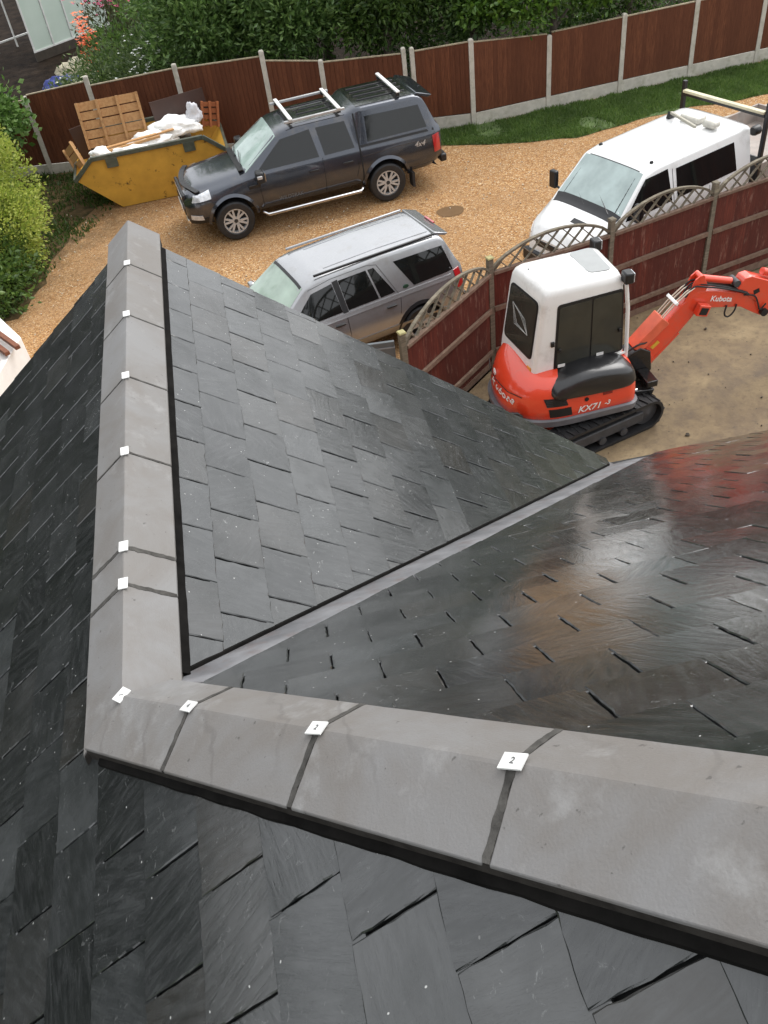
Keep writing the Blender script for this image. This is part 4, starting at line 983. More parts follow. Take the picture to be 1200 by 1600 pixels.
# ---- estate SUV
SG = paint('silver_grey_paint', (.36, .365, .375), .65, .27); DG = paint('dark_lower_silver', (.30, .30, .30), .75, .3)
su = tag(empty('silver_suv', (.933, 12.777, 0), radians(195.5), .957), 'silver grey four by four parked between dark pickup and slate roof', 'car')
T = dict(zb=[(-2.25, .50), (-2.1, .34), (2.0, .34), (2.25, .42)], zm=[(-2.25, .82), (2.25, .75)], zs=[(-2.25, 1.05), (-1.9, 1.06), (.9, 1.02), (1.2, 1.02), (2.05, .93), (2.2, .82), (2.25, .78)],
  zr=[(-2.25, 1.12), (-2.20, 1.2), (-2.0, 1.64), (-1.9, 1.69), (-.8, 1.70), (.3, 1.67), (.55, 1.61), (1.28, 1.05), (2.0, .98), (2.2, .88), (2.25, .82)],
  zc=[(-2.25, 1.16), (-2.20, 1.24), (-2.0, 1.68), (-1.9, 1.73), (-.8, 1.75), (.3, 1.72), (.55, 1.66), (1.28, 1.10), (2.0, 1.04), (2.2, .92), (2.25, .85)],
  yb=[(-2.25, .74), (-2.0, .86), (1.8, .88), (2.25, .62)], ym=[(-2.25, .80), (-2.0, .93), (1.7, .94), (2.1, .82), (2.25, .62)], ys=[(-2.25, .76), (-2.0, .86), (1.2, .87), (2.0, .76), (2.25, .55)],
  yr=[(-2.25, .72), (-2.05, .64), (-1.8, .62), (.3, .60), (.6, .62), (1.2, .76), (2.0, .68), (2.25, .48)])
B = Body(T, -2.25, 2.25); WX = 1.33
B.shell('body', (SG, DISC), su, [(WX, .38, .42), (-WX, .38, .42)])
for sg in (1, -1):
    B.side([(.05, 1.10), (.98, 1.08), (.48, 1.50), (.10, 1.55)], sg, 'front_side_window', GLS)
    B.side([(-.62, 1.11), (-.06, 1.10), (-.02, 1.56), (-.52, 1.57)], sg, 'rear_side_window', GLS)
    B.side([(-.92, 1.12), (-.655, 1.11), (-.555, 1.57), (-.66, 1.57)], sg, 'quarter_window', GLS)
    B.side([(-2.05, 1.14), (-1.28, 1.12), (-1.02, 1.56), (-1.93, 1.55)], sg, 'rear_quarter_window', GLS)
    B.side([(-.05, 1.06), (.04, 1.06), (.09, 1.57), (-.01, 1.58)], sg, 'b_pillar', BLACK, .008)
    B.side([(-1.98, 1.02), (1.0, 1.00), (1.0, 1.07), (-1.98, 1.09)], sg, 'waist_highlight', SG, .012)
    B.side([(-1.9, .40), (1.75, .40), (1.75, .55), (-1.9, .55)], sg, 'lower_cladding', DG, .01)
    B.seam([(0, .42), (0, 1.03)], sg, SEAM); B.seam([(1.0, .42), (1.0, 1.02)], sg, SEAM); B.seam([(-.95, .75), (-1.0, 1.03), (-.72, 1.60), (-.55, 1.635), (.1, 1.62), (.52, 1.56)], sg, SEAM, w=.007)
    for x in (.15, -.80):
        m = MB(); yy = B.Y(x, .93); m.beam((x-.09, sg*(yy+.025), .93), (x+.09, sg*(yy+.025), .93), .03, .03); m.build('door_handle', BLACK, su, bevel=.008)
    wheel(su, (WX, sg*.80, .36), .36, .235, sg, .23, 5, True); wheel(su, (-WX, sg*.80, .36), .36, .235, sg, .23, 5, True)
    arch_trim(su, B, WX, .38, .42, BLACK, sg, .05, .02); arch_trim(su, B, -WX, .38, .42, BLACK, sg, .05, .02)
    mirror(su, .95, .92, 1.06, sg, SG)
    B.side([(1.90, .72), (2.18, .68), (2.14, .86), (1.90, .92)], sg, 'headlight', LAMP, .010)
    B.side([(-2.23, .80), (-2.08, .80), (-2.05, 1.12), (-2.18, 1.12)], sg, 'tail_light', REDL, .014)
    m = MB(); m.beam((.35, sg*.575, 1.735), (-1.85, sg*.575, 1.735), .035, .035); m.build('roof_rail', BLACK if sg > 0 else SG, su, bevel=.008)
    m = MB(); m.lathe([(.001, .006), (.05, .006), (.055, 0)], (-1.13, 0, 0), 'y', 20); o = m.build('oval_badge', M('dark_green_badge', (.02, .05, .03), .3) if sg > 0 else bpy.data.materials['dark_green_badge'], su); o.scale = (1, 1, .6); o.location = (0.0, sg*(B.Y(-1.13, 1.15)+.01), 1.15); o.rotation_euler = (radians(14*sg), 0, 0)
B.top([(.58, -.58), (1.26, -.74), (1.26, .74), (.58, .58)], 'windscreen', glass_mat('greenish_windscreen', (.30, .38, .32), .05), .006)
B.top([(.575, -.55), (.615, -.55), (.615, .55), (.575, .55)], 'windscreen_band', BLACK, .009)
for y in (-.40, .40):
    m = MB(); W_ = [V((x, y, B.Z(x, y)+.001)) for x in (-1.82, -1.4, -.9, -.4, .1)]
    for a, b in zip(W_, W_[1:]): m.beam(a, b, .018, .012)
    m.build('roof_groove', SG, su)
m = MB(); m.beam((1.33, -.66, 1.10), (1.33, .66, 1.10), .12, .02); m.build('scuttle', BLACK, su)
m = MB(); m.beam((1.3, .5, 1.13), (1.14, -.1, 1.27), .014, .02); m.build('wiper', BLACK, su)
m = MB(); m.prism([(-2.14, 1.66), (-1.88, 1.755), (-1.86, 1.72), (-2.08, 1.63)], 'y', -.56, .56); m.build('rear_spoiler', SG, su, bevel=.012)
m = MB(); m.box((-2.10, 0, 1.70), (.03, .30, .02)); m.build('brake_light', REDL, su)
m = MB(); m.box((2.26, 0, .72), (.05, .9, .14)); m.build('grille', BLACK, su, bevel=.02)
m = MB(); m.box((-2.27, 0, .50), (.12, 1.5, .20)); m.build('rear_bumper', BLACK, su, bevel=.03)

# ---- white double cab tipper
WP = paint('white_van_paint', (.80, .80, .79), 0, .3)
va = tag(empty('tipper_van', (4.925, 13.124, 0), radians(202.3), .932), 'white double cab tipper van with black headboard posts beyond lattice fence', 'van')
T = dict(zb=[(-4.1, .5), (-.9, .42), (-.1, .38), (0, .42)], zm=[(-4.1, .95), (-.1, .85), (0, .75)], zs=[(-4.1, 1.28), (-1.2, 1.28), (-.95, 1.24), (-.12, .98), (-.03, .85), (0, .80)],
  zr=[(-4.1, 1.96), (-3.98, 1.99), (-1.75, 1.98), (-1.45, 1.93), (-.78, 1.28), (-.15, 1.04), (-.04, .90), (0, .84)], zc=[(-4.1, 2.0), (-3.98, 2.05), (-1.75, 2.05), (-1.5, 2.0), (-.78, 1.34), (-.15, 1.10), (-.04, .95), (0, .88)],
  yb=[(-4.1, .90), (-.7, .90), (-.1, .72), (0, .60)], ym=[(-4.1, .96), (-.75, .97), (-.25, .86), (-.05, .70), (0, .60)], ys=[(-4.1, .93), (-.8, .93), (-.3, .80), (0, .52)], yr=[(-4.1, .78), (-1.5, .76), (-1.3, .77), (-.8, .84), (-.3, .66), (0, .44)])
B = Body(T, -4.1, 0)
B.shell('cab_body', (WP, DISC), va, [(-.95, .38, .43)])
for sg in (1, -1):
    B.side([(-2.02, 1.32), (-.90, 1.30), (-1.43, 1.86), (-1.96, 1.88)], sg, 'front_side_window', GLS)
    B.side([(-3.72, 1.32), (-2.16, 1.32), (-2.16, 1.83), (-3.66, 1.83)], sg, 'rear_side_window', GLS)
    B.seam([(-2.07, .50), (-2.07, 1.85)], sg, SEAM); B.seam([(-3.0, .50), (-3.0, 1.28)], sg, SEAM)
    wheel(va, (-.95, sg*.82, .35), .35, .22, sg, .22, 8, False); wheel(va, (-4.75, sg*.80, .35), .35, .30, sg, .22, 8, False)
    m = MB(); m.box((-1.0, sg*1.08, 1.48), (.10, .17, .33)); mo = m.build('door_mirror', BLACK, va, bevel=.025)
    m = MB(); m.tube([(-1.02, sg*.88, 1.33), (-1.0, sg*1.02, 1.36)], .022, 8); m.build('mirror_arm', BLACK, mo)
    B.side([(-.36, .80), (-.09, .74), (-.09, .90), (-.36, 1.0)], sg, 'headlight', LAMP, .01)
    m = MB(); m.lathe([(.001, .035), (.025, .033), (.035, .015), (.038, 0)], (0, 0, 0), 'z', 14); o = m.build('marker_lamp', GLS, va); o.location = (-1.72, sg*.62, B.Z(-1.72, .62))
B.top([(-1.455, -.80), (-.84, -.88), (-.84, .88), (-1.455, .80)], 'windscreen_surround', BLACK, .003)
B.top([(-1.44, -.70), (-.86, -.79), (-.86, .79), (-1.44, .70)], 'windscreen', glass_mat('pale_windscreen', (.33, .40, .39), .04), .006)
B.top([(-.86, -.80), (-.70, -.76), (-.70, .76), (-.86, .80)], 'scuttle', BLACK, .012)
m = MB(); m.beam((-.80, .55, 1.36), (-1.08, -.05, 1.60), .014, .02); m.build('wiper', BLACK, va); m = MB(); m.beam((-.80, -.05, 1.36), (-1.06, -.62, 1.57), .014, .02); m.build('wiper', BLACK, va)
B.top([(-.50, .02), (-.40, .02), (-.40, .34), (-.50, .34)], 'bonnet_vent', BLACK, .006)
for y in (-.5, 0, .5):
    m = MB(); m.beam((-3.9, y, B.Z(-3.9, y)), (-1.9, y, B.Z(-1.9, y)), .03, .01); m.build('roof_groove', WP, va)
m = MB(); m.beam((-3.35, -.45, 2.16), (-3.10, .35, 2.16), .05, .05); lb = m.build('beacon_bar', M('weathered_bracket', (.35, .33, .27), .6), va, bevel=.008)
m = MB(); m.prism([(-3.5, 2.05), (-3.3, 2.05), (-3.35, 2.17)], 'y', -.52, -.44); m.build('bracket', BLACK, lb)
m = MB(); m.box((-3.50, -.05, 2.11), (.26, .44, .12)); m.build('amber_beacon', M('dirty_white_lens', (.50, .48, .42), .3, coat=.5, var=.2), lb, bevel=.04)
m = MB(); m.box((-3.45, .42, 2.13), (.20, .30, .13)); m.build('amber_beacon', bpy.data.materials['dirty_white_lens'], lb, bevel=.05)
hb = MB()
for y in (-.95, 1.0):
    hb = MB(); hb.box((-4.25, y, 1.43), (.075, .075, 1.93)); hb.build('headboard_post', BLACK, va, bevel=.008)
m = MB(); m.beam((-4.22, -.92, 2.22), (-4.22, .96, 2.22), .10, .05); m.build('headboard_top', M('cream_worn_rail', (.60, .55, .38), .6, var=.15, dirt=(.2, .17, .1)), va, bevel=.008)
m = MB(); m.beam((-4.23, -.92, 2.165), (-4.23, .96, 2.165), .05, .06); m.build('headboard_rail', BLACK, va)
m = MB(); m.box((-4.27, .0, 1.15), (.03, 1.85, .5)); m.build('headboard_panel', M('dark_grille', (.05, .05, .05), .5), va)
m = MB(); m.box((-5.5, 0, .88), (2.4, 1.95, .07)); 
for y in (-.97, .97): m.box((-5.5, y, 1.08), (2.4, .04, .36))
m.box((-6.7, 0, 1.08), (.04, 1.95, .36)); m.build('tipper_bed', M('dull_grey_bed', (.32, .28, .25), .6, var=.2, dirt=(.2, .1, .06)), va)
m = MB(); m.box((-5.2, 0, .62), (3.2, .8, .16)); m.build('chassis', BLACK, va)
m = MB(); m.lathe([(.001, .10), (.07, .10), (.09, .05), (.09, -.05), (.001, -.06)], (-4.3, .78, 1.85), 'x', 16); m.build('work_light', BLACK, va)
m = MB(); m.box((-.0, 0, .50), (.14, 1.5, .24)); m.build('front_bumper', BLACK, va, bevel=.04)
m = MB(); m.box((-.02, 0, .80), (.06, .9, .14)); m.build('grille', BLACK, va, bevel=.02)
# ================================================================== MINI EXCAVATOR
OR = paint('orange_red_paint', (.72, .055, .018), 0, .35, drops=False); CW = paint('cab_white', (.80, .80, .78), 0, .32, drops=False)
CHAR = M('charcoal_casting', (.045, .045, .048), .5, var=.25, vs=8, bump=.2)
EG = glass_mat('cab_glass', (.035, .035, .028), .04)
PALEO = M('faded_top_plate', (.66, .13, .065), .4, var=.12, vs=5)
EX = V((3.98, 9.58, 0))
ex = tag(empty('mini_excavator', EX, radians(2)), 'orange and white mini digger on black rubber tracks beside the red board fence', 'excavator')
# tracks and chassis, turned a little under the cab
ry = Matrix.Rotation(radians(13), 3, 'Z'); UC = V((-.04, -.10, 0))
def rt(p): return UC+ry @ V(p)
def stadium(L, r, zc, n=14, ir=0):
    pts = []
    for i in range(n+1):
        a = -pi/2+pi*i/n; pts.append((L/2+cos(a)*r, zc+sin(a)*r))
    for i in range(n+1):
        a = pi/2+pi*i/n; pts.append((-L/2+cos(a)*r, zc+sin(a)*r))
    return pts
for s in (-1, 1):
    yc_ = s*.60
    P = stadium(1.50, .235, .235); Q = stadium(1.50, .195, .235); n = len(P); vs = []
    for y in (yc_-.155, yc_+.155):
        vs += [rt((x, y, z)) for x, z in P]+[rt((x, y, z)) for x, z in Q]
    fs = []
    for i in range(n):
        j = (i+1) % n
        fs += [(i, j, 2*n+j, 2*n+i), (n+i, 3*n+i, 3*n+j, n+j), (i, n+i, n+j, j), (2*n+i, 2*n+j, 3*n+j, 3*n+i)]
    mb = MB(); mb.add(vs, fs)
    # chunky staggered lugs round the belt
    per = [(V((P[i][0], 0, P[i][1])), V((P[(i+1) % n][0], 0, P[(i+1) % n][1]))) for i in range(n)]
    tot = sum((b-a).length for a, b in per); m_ = 44; acc = 0; idx = 0; cuts = [tot*i/m_ for i in range(m_)]
    for ci, c in enumerate(cuts):
        while acc+(per[idx][1]-per[idx][0]).length < c: acc += (per[idx][1]-per[idx][0]).length; idx += 1
        a, b = per[idx]; d = (b-a).normalized(); p = a+d*(c-acc); nrm = V((d.z, 0, -d.x))
        if nrm.dot(p-V((0, 0, .235))) < 0: nrm = -nrm
        for q in (-1, 1):
            if (ci+(q > 0)) % 2: continue
            y0, y1 = (yc_+.005, yc_+.150) if q > 0 else (yc_-.150, yc_-.005)
            sk_ = d*.02*q
            mb.beam(rt(p+V((0, y0, 0))+nrm*.006+sk_), rt(p+V((0, y1, 0))+nrm*.006-sk_), .032, .03, ry @ nrm)
        mb.beam(rt(p+V((0, yc_-.15, 0))+nrm*.002), rt(p+V((0, yc_+.15, 0))+nrm*.002), .012, .012, ry @ nrm)
    tk = mb.build('track', TYRE, ex)
    mb = MB(); mb.beam(rt((-.68, yc_, .22)), rt((.68, yc_, .22)), .20, .17); mb.build('track_frame', CHAR, tk, bevel=.02)
    for x in (-.75, .75):
        mb = MB(); mb.lathe([(.001, .10), (.09, .10), (.10, .07), (.185, .06), (.19, -.06), (.10, -.07), (.001, -.10)], (0, 0, 0), 'y', 24)
        o = mb.build('idler_wheel', CHAR, tk); o.location = rt((x, yc_, .235)); o.rotation_euler = (0, 0, radians(13))
    for x in (-.38, -.02, .34):
        mb = MB(); mb.lathe([(.001, .12), (.06, .12), (.065, .05), (.065, -.05), (.06, -.12), (.001, -.12)], (0, 0, 0), 'y', 16)
        o = mb.build('roller', CHAR, tk); o.location = rt((x, yc_, .11)); o.rotation_euler = (0, 0, radians(13))
mb = MB(); mb.beam(rt((0, -.5, .34)), rt((0, .5, .34)), .5, .18); mb.lathe([(.001, .46), (.36, .46), (.36, .60), (.001, .60)], rt((0, 0, 0)), 'z', 32); mb.build('chassis', CHAR, ex)
mb = MB(); mb.beam(rt((-.5, -.2, .3)), rt((-1.25, -.45, .22)), .09, .09); mb.beam(rt((-.5, .2, .3)), rt((-1.25, .45, .22)), .09, .09); mb.build('blade_arm', OR, ex)
mb = MB(); mb.prism([(-1.25, .06), (-1.34, .05), (-1.38, .20), (-1.33, .36), (-1.25, .38), (-1.29, .2)], 'y', -.75, .75); o = mb.build('dozer_blade', OR, ex); o.rotation_euler = (0, 0, radians(13)); o.location = UC
# upper body: plan outlines lofted by height
def plan(x0, x1, w, k=1, n=40, cr=.16):
    """tail is a half ellipse to -x, front is square with rounded corners"""
    pts = []
    for i in range(n+1):
        a = pi/2+pi*i/n
        ca, sa = cos(a), sin(a)
        pts.append((-.30+(abs(x0)-.30)*(-abs(ca)**.85), w*math.copysign(abs(sa)**.8, sa)))
    fr = [(x1-cr, -w), (x1-cr*.3, -w+cr*.3), (x1, -w+cr)]
    fr = [(x1-cr+cr*sin(t), -w+cr-cr*cos(t)) for t in [i*pi/12 for i in range(7)]]
    fr2 = [(x, -y) for x, y in fr[::-1]]
    return pts+fr+fr2
def loftplan(levels, name, mat, parent, sharp=30):
    mb = MB(); mb.loft([[(x, y, z) for x, y in plan(*a)] for z, a in levels], smooth=True); return mb.build(name, mat, parent, sharp=sharp)
loftplan([(.52, (1.17, .58, .745)), (.54, (1.22, .62, .775)), (.635, (1.23, .63, .785)), (.655, (1.20, .60, .76))], 'counterweight_skirt', M('grey_skirt', (.12, .12, .13), .45, var=.2, vs=5), ex)
bd = loftplan([(.62, (1.14, .57, .73)), (.66, (1.175, .60, .757)), (.80, (1.18, .60, .76)), (.96, (1.15, .59, .745)), (1.07, (1.10, .57, .71)), (1.16, (1.02, .54, .64)), (1.205, (.93, .50, .56)), (1.22, (.8, .4, .45))], 'engine_hood', OR, ex, 40)
for v in bd.data.vertices: v.co.z += max(0, v.co.z-.96)/.26*.15*max(0, min(1, (v.co.y+.45)/.95))
mb = MB(); mb.tube([(-1.085, .52, .985), (-1.155, .28, .99), (-1.17, 0, .99), (-1.12, -.32, .985), (-.99, -.53, .98)], .006, 6); mb.build('hood_seam', SEAM, ex)
def on_side(x, z): return -.762 if z < .85 else -.762+(z-.85)*.25
# grilles, cover, decals on the near flank
def flank(q, name, mat, off=.01, th=.02, n=8):
    P, Bk = [], []
    lev = [(.62, (1.14, .57, .73)), (.66, (1.175, .60, .757)), (.80, (1.18, .60, .76)), (.96, (1.15, .59, .745)), (1.07, (1.10, .57, .71)), (1.16, (1.02, .54, .64)), (1.205, (.93, .50, .56)), (1.22, (.8, .4, .45))]
    def yat(x, z):
        for (z0, a0), (z1, a1) in zip(lev, lev[1:]):
            if z0 <= z <= z1:
                t = (z-z0)/(z1-z0); a = [p+(q_-p)*t for p, q_ in zip(a0, a1)]; break
        pl = [p for p in plan(*a) if p[1] <= 0]; pl.sort()
        for (xa, ya), (xb, yb_) in zip(pl, pl[1:]):
            if xa <= x <= xb: return ya+(yb_-ya)*(x-xa)/max(1e-6, xb-xa)
        return -.7
    for j in range(n+1):
        v = j/n; r1, r2 = [], []
        for i in range(n+1):
            u = i/n; x = (q[0][0]*(1-u)+q[1][0]*u)*(1-v)+(q[3][0]*(1-u)+q[2][0]*u)*v; z = (q[0][1]*(1-u)+q[1][1]*u)*(1-v)+(q[3][1]*(1-u)+q[2][1]*u)*v
            y = yat(x, z); r1.append((x, y-off, z)); r2.append((x, y-off+th, z))
        P.append(r1); Bk.append(r2)
    mb = MB(); mb.add(*Body.grid(None, P, Bk), smooth=True); return mb.build(name, mat, ex, sharp=40), yat
GR = M('vent_black', (.008, .008, .008), .6)
o, yat = flank([(-.70, .86), (-.42, .86), (-.46, .98), (-.74, .98)], 'cooling_vent', GR)
for k in range(4):
    z = .875+k*.026; mb = MB(); mb.beam((-.71, yat(-.71, z)-.012, z), (-.44, yat(-.44, z)-.012, z), .012, .006); mb.build('vent_slat', CHAR, o)
flank([(-.66, .69), (-.36, .69), (-.38, .82), (-.68, .82)], 'cooling_vent', GR)
mb = MB(); mb.prism([(-.98, .54), (-.64, .54), (-.66, .78), (-.72, .83), (-.90, .83), (-.96, .78)], 'y', -.74, -.70); o = mb.build('exhaust_guard', BLACK, ex, bevel=.012); o.rotation_euler = (0, 0, radians(-22)); o.location = (-.14, -.23, 0)
for k in range(4):
    mb = MB(); mb.box((-.81, -.745, .62+k*.05), (.24, .012, .016)); c = mb.build('guard_slat', CHAR, o)
mb = MB(); mb.lathe([(.001, -.004), (.03, -.004), (.03, .01)], (-.16, yat(-.16, .88)-.006, .88), 'y', 14); mb.build('filler_cap', GR, ex)
mb = MB(); mb.box((.14, yat(.14, .90)-.004, .90), (.13, .012, .035)); mb.build('latch', M('dark_red', (.25, .02, .012), .4), ex, bevel=.004)
text_mesh('KX71', .14, WHT, ex, 'model_lettering', frame_mtx((-.12, yat(-.12, .74)-.006, .735), (1, 0, 0), (0, -.05, 1)), .002, .25)
text_mesh('-3', .10, WHT, ex, 'model_lettering', frame_mtx((.135, yat(.12, .74)-.006, .75), (1, 0, 0), (0, -.05, 1)), .002, .25)
a_ = radians(207)
def tailp(ang, z, off=.006):
    ca, sa = cos(ang), sin(ang); return V((-.30+(1.165-.30)*(-abs(ca)**.85)-off*abs(ca), .75*math.copysign(abs(sa)**.8, sa)+math.copysign(off, sa)*abs(sa), z))
txt = 'Kubota'; A0 = 176
for i, ch in enumerate(txt):
    an = radians(A0+i*6.6); p = tailp(an, .905-.004*i, .010); q = tailp(an+.05, .86, .010); xd = (q-p).normalized()
    text_mesh(ch, .165, WHT, ex, 'maker_lettering', frame_mtx(p, xd, (0, 0, 1)), .002)
p = tailp(radians(174), 1.03, -.02)
mb = MB(); mb.lathe([(.035, -.003), (.05, -.003), (.05, .003), (.035, .003), (.035, -.003)], p+V((-.0, 0, 0)), 'x', 24); mb.beam(p+V((-.004, -.03, 0)), p+V((-.004, .03, .0)), .006, .014); mb.beam(p+V((-.004, .0, -.03)), p+V((-.004, .012, .03)), .006, .014); mb.build('round_emblem', WHT, ex)
text_mesh('101', .06, M('pale_pink_print', (.70, .45, .40), .5), ex, 'small_lettering', frame_mtx(tailp(radians(205), .70, .008), tailp(radians(208), .7)-tailp(radians(205), .7), (0, 0, 1)), .001)
# black side cover bulging over the orange flank
prof = [(-.63, .99), (-.55, .985), (-.1, .955), (.35, .94), (.535, .96), (.555, 1.04), (.47, 1.22), (.1, 1.29), (-.25, 1.28), (-.52, 1.18), (-.63, 1.06)]
pc = chaikin(prof, 2, True); mb = MB(); n = len(pc); cx = sum(p[0] for p in pc)/n; cz = sum(p[1] for p in pc)/n
rings = []
for y, k in ((-.38, 1.0), (-.66, 1.02), (-.745, .98), (-.785, .88), (-.80, .70)): rings.append([(cx+(x-cx)*k, y+.02*(z-1), cz+.02+(z-cz)*k*1.0-(0 if y > -.65 else (.65+y)*-.25)) for x, z in pc])
mb.loft(rings); mb.build('side_cover', M('satin_black_cover', (.012, .012, .013), .3, var=.3, vs=5, coat=.4), ex, sharp=50)
# floor and front of the house
mb = MB(); mb.box((.05, .05, .82), (1.02, 1.30, .42)); mb.build('cab_floor', CHAR, ex, bevel=.03)
# cab: rounded white box, a little narrower at the top
def rrect(x0, x1, y0, y1, z, r, n=6):
    pts = []
    for cx_, cy_, a0 in ((x1-r, y1-r, 0), (x0+r, y1-r, pi/2), (x0+r, y0+r, pi), (x1-r, y0+r, 3*pi/2)):
        for i in range(n+1): a = a0+pi/2*i/n; pts.append((cx_+r*cos(a), cy_+r*sin(a), z))
    return pts
mb = MB(); rings = []
for z, dx0, dx1, dy, r in ((1.00, 0, 0, 0, .06), (1.3, .0, .0, .0, .06), (2.15, .02, .05, .015, .07), (2.29, .03, .07, .02, .08), (2.355, .05, .09, .035, .09), (2.395, .09, .11, .07, .10), (2.42, .16, .16, .13, .12), (2.428, .4, .35, .3, .1)):
    rings.append(rrect(-.72+dx0, .50-dx1, -.40+dy, .50-dy, z, r))
SHR = lambda p: (p[0]+(.075*(p[2]-1.75)/.65-.0)*max(0, min(1, (.45-p[0])/1.1))-.15*(p[1]+.4)/.9*max(0, min(1, (.45-p[0])/1.1)), p[1], p[2])
rings = [[SHR(p) for p in r] for r in rings]
mb.loft(rings); cb = mb.build('cab', CW, ex, sharp=50)
mb = MB(); mb.prism([(.30, .62), (.50, .62), (.50, 1.02), (.30, 1.02)], 'y', -.395, .47); mb.prism([(-.3, .9), (.49, .9), (.49, 1.18), (-.3, 1.15)], 'y', -.405, -.39); mb.build('lower_door_panel', GR, ex)
mb = MB(); mb.tube([(.53, -.41, .70), (.53, -.41, 1.3), (.50, -.405, 1.9), (.46, -.39, 2.25)], .026, 10); mb.build('cab_pillar', CW, ex); mb = MB(); mb.tube([(.52, .49, .80), (.53, .49, 1.3), (.50, .48, 1.9), (.46, .46, 2.25)], .026, 10); mb.build('cab_pillar', CW, ex)
mb = MB(); mb.tube([(-.55, -.412, 1.165), (.52, -.412, 1.235)], .018, 8); mb.build('sill_rail', CW, ex)
def plate(q, name, mat, parent, th=.014):
    q = [V(p) for p in q]; n = (q[1]-q[0]).cross(q[-1]-q[0]).normalized()*th; m = len(q)
    mb = MB(); mb.add(q+[p-n for p in q], [tuple(range(m)), tuple(range(2*m-1, m-1, -1))]+[(i, i+m, (i+1) % m+m, (i+1) % m) for i in range(m)]); return mb.build(name, mat, parent)
def rpoly(q, r=.06, it=3):
    out = []; n = len(q)
    for i in range(n):
        a, b, c = V(q[i-1]), V(q[i]), V(q[(i+1) % n]); u = (a-b).normalized()*r; w_ = (c-b).normalized()*r
        for k in range(it+1):
            t = k/it; out.append((b+u)*(1-t)**2+b*2*t*(1-t)+(b+w_)*t**2)
    return out
# side windows (near side), sliding pair in a black frame
ys_ = lambda z: -.40+.015*max(0, (z-1.3)/.8)-.007
F = lambda x, z, o=0: (x, ys_(z)-o, z)
plate(rpoly([F(-.50, 1.20), F(.475, 1.27), F(.43, 2.20), F(-.46, 2.17)], .05), 'window_frame', BLACK, ex)
wf = bpy.context.scene.objects[-1] if False else None
plate(rpoly([F(-.465, 1.245, .006), F(.0, 1.275, .006), F(.0, 2.15, .006), F(-.43, 2.13, .006)], .03), 'side_window', EG, ex)
plate(rpoly([F(.02, 1.275, .010), F(.445, 1.305, .010), F(.405, 2.165, .010), F(.02, 2.15, .010)], .03), 'side_window', EG, ex)
for x, z in ((-.40, 1.27), (.14, 1.31)):
    mb = MB(); mb.box((x, ys_(z)-.026, z+.01), (.10, .004, .045)); mb.build('sticker', WHT, ex)
for x, z in ((-.43, 1.52), (.40, 1.62)):
    mb = MB(); mb.box((x, ys_(z)-.03, z), (.035, .03, .05)); mb.build('window_latch', BLACK, ex, bevel=.006)
mb = MB(); mb.box((-.52, -.405, 1.62), (.05, .03, .07)); mb.build('door_catch', BLACK, ex, bevel=.006)
# far side and front glass
plate([(-.5, .507, 1.20), (-.46, .497, 2.17), (.43, .497, 2.20), (.475, .507, 1.27)], 'side_window', EG, ex)
plate([(.512, -.33, 1.05), (.512, .43, 1.05), (.468, .41, 2.2), (.468, -.31, 2.2)], 'front_window', EG, ex)
# rear window
xr_ = lambda z: -.72+.02*max(0, (z-1.3)/.8)-.006
RWn = lambda y, z, o=0: (SHR((xr_(z), y, z))[0]-o, y, z)
plate(rpoly([RWn(-.31, 1.37), RWn(-.29, 2.20), RWn(.40, 2.20), RWn(.42, 1.40)], .09, 4), 'window_seal', BLACK, ex)
plate(rpoly([RWn(-.285, 1.395, .005), RWn(-.268, 2.175, .005), RWn(.375, 2.175, .005), RWn(.395, 1.425, .005)], .075, 4), 'rear_window', EG, ex)
mb = MB()
for c in (.0, .05, .1): mb.tube([RWn(.28-.0*c, 1.96, .012), RWn(.05-c, 1.86, .012), RWn(-.16, 1.68, .012)], .0022, 5); mb.tube([RWn(.28, 1.96, .012), RWn(.12+c*.6, 1.72-c*.3, .012), RWn(-.16, 1.68, .012)], .0022, 5)
mb.build('window_scratches', M('pale_scratch', (.5, .5, .48), .5), ex)
plate([(-.80, -.34, 1.20), (-.80, -.34, 1.28), (-.815, -.25, 1.28), (-.815, -.25, 1.20)], 'side_marker', AMB, ex, .01)
mb = MB(); mb.tube([(-.62, .22, 2.30), (-.62, .22, 2.42)], .008, 6); mb.box((-.62, .22, 2.37), (.03, .06, .02)); mb.build('aerial_base', BLACK, ex)
# roof hatch
hq = [(-.04, .32), (.26, .36), (.33, -.22), (.06, -.19)]
plate(rpoly([(x, y, 2.432) for x, y in ((-.02, .36), (.02, -.22), (.31, -.26), (.31, .38))], .08, 4), 'roof_hatch', M('grey_roof_hatch', (.27, .28, .275), .3, var=.06, coat=.5), ex, .02)
for y, x in ((.55, .42), (-.40, .43)):
    mb = MB(); mb.box((x+.03, y, 2.36), (.12, .15, .15)); o = mb.build('work_light', BLACK, ex, bevel=.02)
    mb = MB(); mb.box((x+.094, y, 2.36), (.01, .12, .12)); mb.build('lens', LAMP, o)
    mb = MB(); mb.beam((x-.04, y*.75, 2.25), (x+.02, y, 2.29), .03, .03); mb.build('light_bracket', CW, o)
